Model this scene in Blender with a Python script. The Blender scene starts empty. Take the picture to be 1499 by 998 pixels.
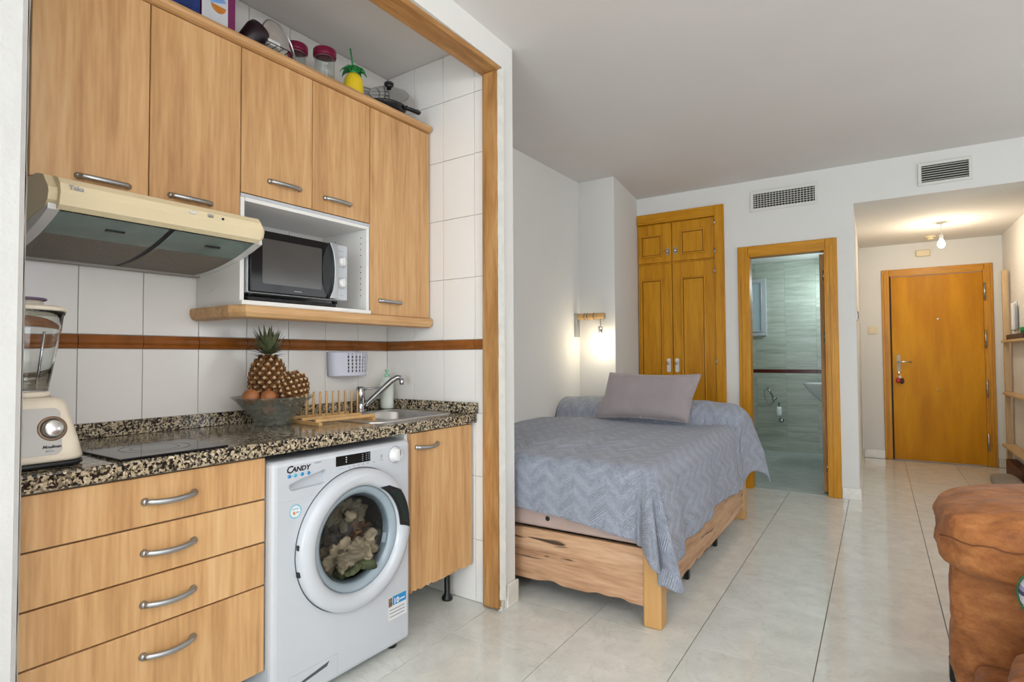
import bpy, bmesh, math, random
from mathutils import Vector, Matrix, noise
random.seed(7)
SC = bpy.context.scene
C = SC.collection
R = math.radians
# ------------------------------------------------------------ camera, sky, lights, exposure
A_K = R(-1.537)                       # the kitchen run stands 1.5 degrees off the room's axes
KM = Matrix.Rotation(A_K, 4, 'Z')
cam = bpy.data.objects.new('camera', bpy.data.cameras.new('camera')); C.objects.link(cam); SC.camera = cam
cam.data.lens = 826.65 / 1499 * 36; cam.data.sensor_width = 36; cam.data.clip_start = 0.02
yaw, pit, rol = R(32.93968), R(1.63074), R(-.31977)
fw = Vector((-math.sin(yaw) * math.cos(pit), math.cos(yaw) * math.cos(pit), math.sin(pit)))
r0 = Vector((math.cos(yaw), math.sin(yaw), 0)); u0 = r0.cross(fw)
rt = r0 * math.cos(rol) + u0 * math.sin(rol); up = -r0 * math.sin(rol) + u0 * math.cos(rol)
cam.matrix_world = Matrix(((rt.x, up.x, -fw.x, 0), (rt.y, up.y, -fw.y, 0), (rt.z, up.z, -fw.z, 1.15), (0, 0, 0, 1)))
SC.view_settings.view_transform = 'Standard'; SC.view_settings.look = 'None'
SC.view_settings.gamma = 1; SC.view_settings.use_curve_mapping = False
SC.view_settings.exposure = -0.1
W = bpy.data.worlds.new('sky'); SC.world = W; W.use_nodes = True
bg = W.node_tree.nodes['Background']; bg.inputs[0].default_value = (.80, .90, 1, 1); bg.inputs[1].default_value = 1.8

def area(name, loc, rot, sx, sy, power, col=(1, 1, 1)):
    l = bpy.data.lights.new(name, 'AREA'); l.shape = 'RECTANGLE'; l.size = sx; l.size_y = sy; l.energy = power; l.color = col
    o = bpy.data.objects.new(name, l); o.location = loc; o.rotation_euler = rot; C.objects.link(o); return o
def point(name, loc, power, col, rad):
    l = bpy.data.lights.new(name, 'POINT'); l.energy = power; l.color = col; l.shadow_soft_size = rad
    o = bpy.data.objects.new(name, l); o.location = loc; C.objects.link(o); return o
area('window_daylight', (.1, -3.72, 1.25), (R(90), 0, 0), 2.1, 2.2, 160, (.86, .94, 1))
area('added_kitchen_fill', (2.26, .55, 1.15), (0, R(90), 0), 2.1, 2.6, 34, (.97, .98, 1))  # added fill for the kitchen, set in an invented balcony doorway
area('added_upward_fill', (1.3, -.7, 1.9), (R(180), 0, 0), .7, .7, 105, (1, .97, .93))  # added fill bounced off the ceiling; no lamp stands here
area('added_alcove_fill', (2.26, 3.9, 1.55), (0, R(90), 0), 1.1, 1.5, 14, (.95, .98, 1))  # added fill for the bed and back wall, in an invented window
area('bathroom_lamp_light', (-.31, 7.05, 1.98), (0, R(65), 0), .12, .5, 9, (.80, .97, 1))

# ------------------------------------------------------------ materials
def new_mat(name):
    m = bpy.data.materials.new(name); m.use_nodes = True
    return m, m.node_tree.nodes, m.node_tree.links, m.node_tree.nodes['Principled BSDF']
def mat(name, col, rough=.5, metal=0, noise_amt=.04, nscale=6, bump=0, bscale=60, spec=.5, trans=0, emit=None, es=0, coat=0, sheen=0, alpha=1, ior=1.45):
    m, N, L, b = new_mat(name)
    b.inputs['Roughness'].default_value = rough; b.inputs['Metallic'].default_value = metal
    b.inputs['Specular IOR Level'].default_value = spec; b.inputs['Transmission Weight'].default_value = trans
    b.inputs['Coat Weight'].default_value = coat; b.inputs['Sheen Weight'].default_value = sheen; b.inputs['IOR'].default_value = ior
    b.inputs['Base Color'].default_value = (*col, 1)
    tc = N.new('ShaderNodeTexCoord')
    if noise_amt:
        n = N.new('ShaderNodeTexNoise'); n.inputs['Scale'].default_value = nscale; n.inputs['Detail'].default_value = 4
        L.new(tc.outputs['Object'], n.inputs['Vector'])
        r = N.new('ShaderNodeValToRGB'); r.color_ramp.elements[0].position = .3; r.color_ramp.elements[1].position = .7
        r.color_ramp.elements[0].color = (*[max(0, c * (1 - noise_amt)) for c in col], 1)
        r.color_ramp.elements[1].color = (*[min(1, c * (1 + noise_amt)) for c in col], 1)
        L.new(n.outputs[0], r.inputs[0]); L.new(r.outputs[0], b.inputs['Base Color'])
    if bump:
        n2 = N.new('ShaderNodeTexNoise'); n2.inputs['Scale'].default_value = bscale; n2.inputs['Detail'].default_value = 3
        L.new(tc.outputs['Object'], n2.inputs['Vector'])
        bp = N.new('ShaderNodeBump'); bp.inputs['Strength'].default_value = bump; bp.inputs['Distance'].default_value = .01
        L.new(n2.outputs[0], bp.inputs['Height']); L.new(bp.outputs[0], b.inputs['Normal'])
    if emit: b.inputs['Emission Color'].default_value = (*emit, 1); b.inputs['Emission Strength'].default_value = es
    return m
def wood(name, cols, axis='Z', sc=14, rough=.4, stretch=12, cracks=False, coat=0, fine=90, wave=0, spec=.5):
    m, N, L, b = new_mat(name); b.inputs['Specular IOR Level'].default_value = spec
    tc = N.new('ShaderNodeTexCoord'); oi = N.new('ShaderNodeObjectInfo')
    mu = N.new('ShaderNodeMath'); mu.operation = 'MULTIPLY'; mu.inputs[1].default_value = 37
    L.new(oi.outputs['Random'], mu.inputs[0])
    ad = N.new('ShaderNodeVectorMath'); L.new(tc.outputs['Object'], ad.inputs[0]); L.new(mu.outputs[0], ad.inputs[1])
    def mapped(s):
        mp = N.new('ShaderNodeMapping'); k = [s, s, s]; k['XYZ'.index(axis)] = s / stretch
        mp.inputs['Scale'].default_value = k; L.new(ad.outputs[0], mp.inputs['Vector']); return mp
    n = N.new('ShaderNodeTexNoise'); n.inputs['Scale'].default_value = 1; n.inputs['Detail'].default_value = 6; n.inputs['Roughness'].default_value = .6
    n.inputs['Distortion'].default_value = .6
    L.new(mapped(sc).outputs[0], n.inputs['Vector'])
    f = N.new('ShaderNodeTexNoise'); f.inputs['Scale'].default_value = 1; f.inputs['Detail'].default_value = 3
    L.new(mapped(fine).outputs[0], f.inputs['Vector'])
    mx = N.new('ShaderNodeMix'); mx.inputs[0].default_value = .3; L.new(n.outputs[0], mx.inputs[2]); L.new(f.outputs[0], mx.inputs[3])
    src = mx.outputs[0]
    if wave:
        w = N.new('ShaderNodeTexWave'); w.wave_type = 'RINGS'; w.inputs['Scale'].default_value = 1.2; w.inputs['Distortion'].default_value = 5
        w.inputs['Detail'].default_value = 2; L.new(mapped(sc * .8).outputs[0], w.inputs['Vector'])
        m2 = N.new('ShaderNodeMix'); m2.inputs[0].default_value = wave; L.new(src, m2.inputs[2]); L.new(w.outputs[1], m2.inputs[3]); src = m2.outputs[0]
    r = N.new('ShaderNodeValToRGB'); e = r.color_ramp.elements
    while len(e) < len(cols): e.new(.5)
    for i, c in enumerate(cols):
        e[i].position = .3 + .4 * i / (len(cols) - 1); e[i].color = (*c, 1)
    L.new(src, r.inputs[0]); out = r.outputs[0]
    if cracks:
        n3 = N.new('ShaderNodeTexNoise'); n3.inputs['Scale'].default_value = 1; n3.inputs['Detail'].default_value = 2; n3.inputs['Distortion'].default_value = .8
        L.new(mapped(sc * 1.6).outputs[0], n3.inputs['Vector'])
        cr = N.new('ShaderNodeValToRGB'); cr.color_ramp.elements[0].position = .665; cr.color_ramp.elements[1].position = .70
        cr.color_ramp.elements[0].color = (0, 0, 0, 1); L.new(n3.outputs[0], cr.inputs[0])
        m3 = N.new('ShaderNodeMix'); m3.data_type = 'RGBA'; L.new(cr.outputs[0], m3.inputs[0]); L.new(out, m3.inputs[6])
        m3.inputs[7].default_value = (.06, .03, .015, 1); out = m3.outputs[2]
    L.new(out, b.inputs['Base Color'])
    bp = N.new('ShaderNodeBump'); bp.inputs['Strength'].default_value = .08; bp.inputs['Distance'].default_value = .004
    L.new(f.outputs[0], bp.inputs['Height']); L.new(bp.outputs[0], b.inputs['Normal'])
    b.inputs['Roughness'].default_value = rough; b.inputs['Coat Weight'].default_value = coat; b.inputs['Coat Roughness'].default_value = .15
    return m
def granite(name):
    m, N, L, b = new_mat(name)
    tc = N.new('ShaderNodeTexCoord'); nz = N.new('ShaderNodeTexNoise'); nz.inputs['Scale'].default_value = 90; nz.inputs['Detail'].default_value = 3
    L.new(tc.outputs['Object'], nz.inputs['Vector'])
    mxv = N.new('ShaderNodeMix'); mxv.data_type = 'VECTOR'; mxv.inputs[0].default_value = .012
    L.new(tc.outputs['Object'], mxv.inputs[4]); L.new(nz.outputs['Color'], mxv.inputs[5])
    v = N.new('ShaderNodeTexVoronoi'); v.inputs['Scale'].default_value = 175; v.inputs['Randomness'].default_value = 1
    L.new(mxv.outputs[1], v.inputs['Vector'])
    r = N.new('ShaderNodeValToRGB'); r.color_ramp.interpolation = 'CONSTANT'; e = r.color_ramp.elements
    cols = [(0, (.010, .010, .010)), (.41, (.05, .042, .03)), (.48, (.20, .16, .105)), (.60, (.42, .34, .23)), (.77, (.58, .49, .36)), (.88, (.30, .19, .11))]
    while len(e) < len(cols): e.new(.5)
    for i, (p, c) in enumerate(cols): e[i].position = p; e[i].color = (*c, 1)
    sp = N.new('ShaderNodeSeparateColor'); L.new(v.outputs['Color'], sp.inputs[0])
    n2 = N.new('ShaderNodeTexNoise'); n2.inputs['Scale'].default_value = 62; L.new(tc.outputs['Object'], n2.inputs['Vector'])
    mm = N.new('ShaderNodeMath'); mm.operation = 'MULTIPLY_ADD'; mm.inputs[1].default_value = .55; L.new(sp.outputs[0], mm.inputs[0])
    m4 = N.new('ShaderNodeMath'); m4.operation = 'MULTIPLY'; m4.inputs[1].default_value = .48; L.new(n2.outputs[0], m4.inputs[0]); L.new(m4.outputs[0], mm.inputs[2])
    L.new(mm.outputs[0], r.inputs[0]); L.new(r.outputs[0], b.inputs['Base Color'])
    b.inputs['Roughness'].default_value = .13
    return m
def marble(name, base, vein, rough=.1):
    m, N, L, b = new_mat(name)
    tc = N.new('ShaderNodeTexCoord'); oi = N.new('ShaderNodeObjectInfo'); mu = N.new('ShaderNodeMath'); mu.operation = 'MULTIPLY'; mu.inputs[1].default_value = 53
    L.new(oi.outputs['Random'], mu.inputs[0])
    ad = N.new('ShaderNodeVectorMath'); L.new(tc.outputs['Object'], ad.inputs[0]); L.new(mu.outputs[0], ad.inputs[1])
    n = N.new('ShaderNodeTexNoise'); n.inputs['Scale'].default_value = 9; n.inputs['Detail'].default_value = 9; n.inputs['Roughness'].default_value = .68
    L.new(ad.outputs[0], n.inputs['Vector'])
    r = N.new('ShaderNodeValToRGB'); r.color_ramp.elements[0].position = .3; r.color_ramp.elements[1].position = .7
    r.color_ramp.elements[0].color = (*[c * .88 for c in base], 1); r.color_ramp.elements[1].color = (*[c * 1.08 for c in base], 1)
    L.new(n.outputs[0], r.inputs[0])
    n2 = N.new('ShaderNodeTexNoise'); n2.inputs['Scale'].default_value = 5; n2.inputs['Detail'].default_value = 7; n2.inputs['Distortion'].default_value = 1.4
    L.new(ad.outputs[0], n2.inputs['Vector'])
    a = N.new('ShaderNodeMath'); a.operation = 'SUBTRACT'; a.inputs[1].default_value = .5; L.new(n2.outputs[0], a.inputs[0])
    ab = N.new('ShaderNodeMath'); ab.operation = 'ABSOLUTE'; L.new(a.outputs[0], ab.inputs[0])
    vr = N.new('ShaderNodeValToRGB'); vr.color_ramp.elements[0].color = (.24, .24, .24, 1); vr.color_ramp.elements[1].color = (0, 0, 0, 1); vr.color_ramp.elements[1].position = .014
    L.new(ab.outputs[0], vr.inputs[0])
    mx = N.new('ShaderNodeMix'); mx.data_type = 'RGBA'; L.new(vr.outputs[0], mx.inputs[0]); L.new(r.outputs[0], mx.inputs[6]); mx.inputs[7].default_value = (*vein, 1)
    L.new(mx.outputs[2], b.inputs['Base Color']); b.inputs['Roughness'].default_value = rough
    return m
def zigzag(name, col, uvs=6.5):
    m, N, L, b = new_mat(name)
    uv = N.new('ShaderNodeUVMap'); sx = N.new('ShaderNodeSeparateXYZ'); L.new(uv.outputs[0], sx.inputs[0])
    def M(op, a, c=None):
        k = N.new('ShaderNodeMath'); k.operation = op
        for i, x in enumerate((a, c)):
            if x is None: continue
            if isinstance(x, (int, float)): k.inputs[i].default_value = x
            else: L.new(x, k.inputs[i])
        return k.outputs[0]
    tri = M('PINGPONG', M('MULTIPLY', sx.outputs[0], uvs), .5)
    ph = M('ADD', M('MULTIPLY', sx.outputs[1], 9), M('MULTIPLY', tri, 1.9))
    big = M('SINE', M('MULTIPLY', ph, 6.283)); fine = M('SINE', M('MULTIPLY', ph, 44))
    n = N.new('ShaderNodeTexNoise'); n.inputs['Scale'].default_value = 55; L.new(uv.outputs[0], n.inputs['Vector'])
    hgt = M('ADD', M('ADD', M('MULTIPLY', big, .5), M('MULTIPLY', fine, .3)), M('MULTIPLY', n.outputs[0], 1.6))
    bp = N.new('ShaderNodeBump'); bp.inputs['Strength'].default_value = 1; bp.inputs['Distance'].default_value = .009
    L.new(hgt, bp.inputs['Height']); L.new(bp.outputs[0], b.inputs['Normal'])
    r = N.new('ShaderNodeValToRGB'); r.color_ramp.elements[0].position = .3; r.color_ramp.elements[1].position = .7
    r.color_ramp.elements[0].color = (*[c * .86 for c in col], 1); r.color_ramp.elements[1].color = (*[c * 1.1 for c in col], 1)
    L.new(M('ADD', M('MULTIPLY', big, .16), n.outputs[0]), r.inputs[0]); L.new(r.outputs[0], b.inputs['Base Color'])
    b.inputs['Roughness'].default_value = .75; b.inputs['Sheen Weight'].default_value = .3
    return m
def striped(name, cols, axis, scale, rough=.7):
    m, N, L, b = new_mat(name)
    tc = N.new('ShaderNodeTexCoord'); s = N.new('ShaderNodeSeparateXYZ'); L.new(tc.outputs['Object'], s.inputs[0])
    k = N.new('ShaderNodeMath'); k.operation = 'MULTIPLY'; k.inputs[1].default_value = scale; L.new(s.outputs[axis], k.inputs[0])
    f = N.new('ShaderNodeMath'); f.operation = 'FRACT'; L.new(k.outputs[0], f.inputs[0])
    r = N.new('ShaderNodeValToRGB'); r.color_ramp.interpolation = 'CONSTANT'; e = r.color_ramp.elements
    while len(e) < len(cols): e.new(.5)
    for i, c in enumerate(cols): e[i].position = i / len(cols); e[i].color = (*c, 1)
    L.new(f.outputs[0], r.inputs[0]); L.new(r.outputs[0], b.inputs['Base Color']); b.inputs['Roughness'].default_value = rough
    return m
def pebbled(name, cols, scale, rough=.5, bump=.4, dist=.01):   # cells, for pineapple skin, cut glass, laundry, suede
    m, N, L, b = new_mat(name)
    tc = N.new('ShaderNodeTexCoord'); v = N.new('ShaderNodeTexVoronoi'); v.inputs['Scale'].default_value = scale
    L.new(tc.outputs['Object'], v.inputs['Vector'])
    r = N.new('ShaderNodeValToRGB'); e = r.color_ramp.elements
    while len(e) < len(cols): e.new(.5)
    for i, c in enumerate(cols): e[i].position = .1 + .6 * i / (len(cols) - 1); e[i].color = (*c, 1)
    L.new(v.outputs['Distance'], r.inputs[0]); L.new(r.outputs[0], b.inputs['Base Color'])
    bp = N.new('ShaderNodeBump'); bp.inputs['Strength'].default_value = bump; bp.inputs['Distance'].default_value = dist; bp.invert = True
    L.new(v.outputs['Distance'], bp.inputs['Height']); L.new(bp.outputs[0], b.inputs['Normal']); b.inputs['Roughness'].default_value = rough
    return m

BE = [(.37, .185, .068), (.57, .325, .138), (.70, .455, .23)]
M = dict(
 plaster=mat('white_plaster', (.70, .69, .66), .85, nscale=2, noise_amt=.015, bump=.12, bscale=30),
 rough_plaster=mat('rough_plaster', (.54, .525, .48), .9, nscale=14, noise_amt=.09, bump=.8, bscale=25),
 ceiling=mat('ceiling_plaster', (.70, .67, .645), .9, nscale=1.5, noise_amt=.02, bump=.05),
 grout=mat('grey_grout', (.42, .40, .37), .9),
 tile=mat('white_wall_tile', (.77, .745, .71), .14, noise_amt=.015, nscale=3, bump=.02, bscale=9),
 band=mat('brown_band_tile', (.25, .080, .014), .22, noise_amt=.2, nscale=14),
 floor=marble('cream_marble', (.70, .71, .665), (.42, .40, .35), .09),
 floor_joint=mat('dark_joint', (.22, .19, .15), .9),
 skirting=marble('skirting_marble', (.72, .69, .62), (.5, .45, .38), .2),
 beech=wood('beech_veneer', BE, 'Z', 13, .42, 14),
 beech_h=wood('beech_veneer_across', BE, 'Y', 13, .42, 14),
 rawjamb=wood('stripped_timber', [(.20, .085, .02), (.38, .185, .055), (.52, .31, .13)], 'Z', 18, .6, 9, fine=60),
 rawlintel=wood('stripped_timber_across', [(.20, .085, .02), (.38, .185, .055), (.52, .31, .13)], 'Y', 18, .6, 9, fine=60),
 oak=wood('golden_oak', [(.37, .143, .003), (.53, .228, .006), (.64, .305, .014)], 'Z', 20, .38, 14, coat=0, spec=.3, fine=120),
 oak_x=wood('golden_oak_across', [(.37, .143, .003), (.53, .228, .006), (.64, .305, .014)], 'X', 20, .38, 14, coat=0, spec=.3, fine=120),
 oakdoor=wood('entry_oak', [(.46, .180, .001), (.55, .230, .002), (.63, .285, .004)], 'Z', 7, .42, 7, coat=0, spec=.15, wave=.25),
 rustic=wood('rustic_oak', [(.26, .125, .06), (.50, .29, .16), (.66, .43, .27)], 'X', 14, .6, 9, cracks=True),
 rustic_y=wood('rustic_oak_along', [(.26, .125, .06), (.50, .29, .16), (.66, .43, .27)], 'Y', 14, .6, 9, cracks=True),
 bedleg=wood('pine_leg', [(.52, .28, .09), (.62, .36, .14)], 'Z', 12, .45),
 pine=wood('pale_pine', [(.46, .30, .14), (.60, .43, .24)], 'Z', 14, .6),
 pine_y=wood('pale_pine_along', [(.46, .30, .14), (.60, .43, .24)], 'Y', 14, .6),
 bamboo=wood('bamboo', [(.50, .27, .09), (.66, .42, .18)], 'Z', 20, .5),
 granite=granite('speckled_granite'),
 steel=mat('brushed_steel', (.62, .61, .59), .28, 1, noise_amt=.05, nscale=30),
 chrome=mat('chrome', (.42, .42, .43), .10, 1, noise_amt=0),
 satin=mat('satin_nickel', (.42, .43, .44), .34, 1, noise_amt=.05),
 white=mat('white_enamel', (.52, .545, .58), .24, noise_amt=.01, coat=.2),
 carcass=mat('white_melamine', (.80, .79, .76), .4, noise_amt=.01),
 whitep=mat('white_plastic', (.68, .68, .67), .35, noise_amt=.01),
 cream=mat('cream_plastic', (.72, .61, .40), .35, noise_amt=.02),
 blendcream=mat('ivory_plastic', (.76, .68, .55), .3, noise_amt=.02),
 black=mat('black_plastic', (.012, .012, .013), .3, noise_amt=.1),
 blackmat=mat('matt_black', (.015, .014, .014), .6, noise_amt=.1),
 blackglass=mat('black_glass', (.010, .009, .009), .08, noise_amt=0, spec=.3),
 screen=mat('oven_window', (.07, .065, .06), .12, noise_amt=.1),
 glass=mat('clear_glass', (.93, .96, .95), .03, noise_amt=0, trans=1),
 tglass=mat('tinted_glass', (.80, .86, .90), .02, noise_amt=0, trans=1, ior=1.3),
 lens=mat('smoky_lens', (.16, .22, .20), .25, noise_amt=.1, nscale=20),
 filt=pebbled('hood_filter_mesh', [(.10, .085, .065), (.24, .21, .17)], 330, .6, .5, .002),
 darkgap=mat('dark_gap', (.02, .018, .015), .8, noise_amt=0),
 suede=None,
 pillow=mat('mauve_cotton', (.31, .265, .265), .85, noise_amt=.07, nscale=8, bump=.25, bscale=140, sheen=.3),
 quilt=zigzag('quilted_grey_cotton', (.37, .405, .50)),
 pink=mat('pinkish_leatherette', (.44, .325, .285), .5, noise_amt=.06, nscale=9),
 magenta=mat('magenta_plastic', (.17, .004, .035), .35, noise_amt=.05),
 yellow=mat('yellow_plastic', (.80, .56, .02), .4, noise_amt=.05, bump=.3, bscale=70),
 green=mat('green_plastic', (.02, .25, .06), .4, noise_amt=.1),
 mint=mat('mint_plastic', (.30, .62, .40), .35, noise_amt=.03),
 soap=mat('milky_soap', (.74, .80, .72), .3, noise_amt=.02),
 leaf=mat('grey_green_leaf', (.13, .15, .07), .6, noise_amt=.5, nscale=25),
 pineskin=mat('pineapple_eye', (.16, .065, .016), .6, noise_amt=.5, nscale=55, bump=.5, bscale=120),
 pinecore=mat('pineapple_rind', (.06, .022, .008), .8, noise_amt=.3, nscale=40),
 pinetip=mat('pineapple_bract', (.60, .46, .27), .8, noise_amt=.3, nscale=60),
 onion=mat('brown_fruit', (.36, .13, .045), .45, noise_amt=.3, nscale=18),
 cutglass=None,
 basket=mat('lilac_white_plastic', (.66, .67, .78), .4, noise_amt=.01),
 bathtile=wood('green_grey_stone', [(.30, .34, .28), (.46, .50, .43), (.60, .64, .57)], 'X', 22, .22, 16, fine=140),
 bathfloor=marble('pale_bath_floor', (.55, .62, .60), (.40, .48, .46), .12),
 bathband=mat('dark_red_band', (.10, .015, .012), .2, noise_amt=.1),
 bathwhite=mat('frosted_pane', (.45, .55, .60), .3, noise_amt=.02),
 ceram=mat('white_ceramic', (.82, .85, .86), .12, noise_amt=0),
 grille=mat('grille_enamel', (.66, .65, .60), .4, noise_amt=.02),
 purple=mat('purple_card', (.18, .02, .10), .5, noise_amt=.1),
 blue=mat('deep_blue_card', (.02, .05, .22), .4, noise_amt=.5, nscale=20),
 artwhite=mat('pale_print', (.60, .62, .66), .5, noise_amt=.1),
 artblue=mat('light_blue_print', (.20, .36, .70), .5, noise_amt=.2, nscale=30),
 artorange=mat('orange_print', (.55, .20, .03), .5, noise_amt=.2, nscale=30),
 darkplum=mat('dark_plum_plastic', (.014, .004, .009), .4, noise_amt=.2),
 ink=mat('black_ink', (.015, .015, .02), .4, noise_amt=0),
 greyink=mat('grey_ink', (.30, .31, .35), .5, noise_amt=0),
 inkblue=mat('blue_ink', (.02, .25, .55), .4, noise_amt=.05),
 inkcyan=mat('cyan_ink', (.08, .45, .60), .4, noise_amt=.05),
 bulb=mat('lit_bulb', (1, .9, .7), .4, noise_amt=0, emit=(1, .83, .55), es=25),
 rubber=mat('grey_rubber', (.07, .075, .08), .5, noise_amt=.05),
 greycush=mat('taupe_cloth', (.30, .26, .22), .9, noise_amt=.15, bump=.3, bscale=80),
 plaid=striped('striped_cloth', [(.55, .55, .62), (.05, .05, .12), (.30, .28, .45), (.62, .64, .68)], 2, 24),
 greenpipe=mat('green_piping', (.03, .11, .04), .8, noise_amt=.1),
 red=mat('red_charm', (.45, .02, .02), .4, noise_amt=.1),
 laundry=[mat('laundry_%s' % n, c, .9, noise_amt=.45, nscale=14, bump=.6, bscale=30) for n, c in
          (('beige', (.20, .165, .11)), ('brown', (.12, .06, .03)), ('grey', (.09, .085, .08)), ('olive', (.07, .08, .035)))],
)
# suede: cloudy brown
m_, N_, L_, b_ = new_mat('brown_suede')
tc_ = N_.new('ShaderNodeTexCoord')
n_ = N_.new('ShaderNodeTexNoise'); n_.inputs['Scale'].default_value = 11; n_.inputs['Detail'].default_value = 9; n_.inputs['Roughness'].default_value = .78
mp_ = N_.new('ShaderNodeMapping'); mp_.inputs['Scale'].default_value = (.7, 1.5, 1.5); L_.new(tc_.outputs['Object'], mp_.inputs[0]); L_.new(mp_.outputs[0], n_.inputs['Vector'])
r_ = N_.new('ShaderNodeValToRGB'); e_ = r_.color_ramp.elements; e_[0].position = .28; e_[1].position = .72
e_[0].color = (.15, .045, .010, 1); e_[1].color = (.52, .22, .068, 1); e_.new(.5).color = (.33, .115, .028, 1)
L_.new(n_.outputs[0], r_.inputs[0]); L_.new(r_.outputs[0], b_.inputs['Base Color']); b_.inputs['Roughness'].default_value = .75
b_.inputs['Sheen Weight'].default_value = .05
w_ = N_.new('ShaderNodeTexNoise'); w_.inputs['Scale'].default_value = 9; w_.inputs['Distortion'].default_value = 1.2; L_.new(tc_.outputs['Object'], w_.inputs['Vector'])
bp_ = N_.new('ShaderNodeBump'); bp_.inputs['Strength'].default_value = .5; bp_.inputs['Distance'].default_value = .03; L_.new(w_.outputs[0], bp_.inputs['Height']); L_.new(bp_.outputs[0], b_.inputs['Normal'])
M['suede'] = m_
# cut glass bowl: glass with a faceted relief
m_ = mat('cut_glass', (.27, .29, .24), .06, noise_amt=.5, nscale=60, spec=1); m_.node_tree.nodes['Principled BSDF'].inputs['Alpha'].default_value = .42; N_ = m_.node_tree.nodes; L_ = m_.node_tree.links
tc_ = N_.new('ShaderNodeTexCoord'); v_ = N_.new('ShaderNodeTexVoronoi'); v_.inputs['Scale'].default_value = 70; L_.new(tc_.outputs['Object'], v_.inputs['Vector'])
bp_ = N_.new('ShaderNodeBump'); bp_.inputs['Strength'].default_value = 1; bp_.inputs['Distance'].default_value = .006
L_.new(v_.outputs[0], bp_.inputs['Height']); L_.new(bp_.outputs[0], N_['Principled BSDF'].inputs['Normal']); M['cutglass'] = m_

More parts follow.
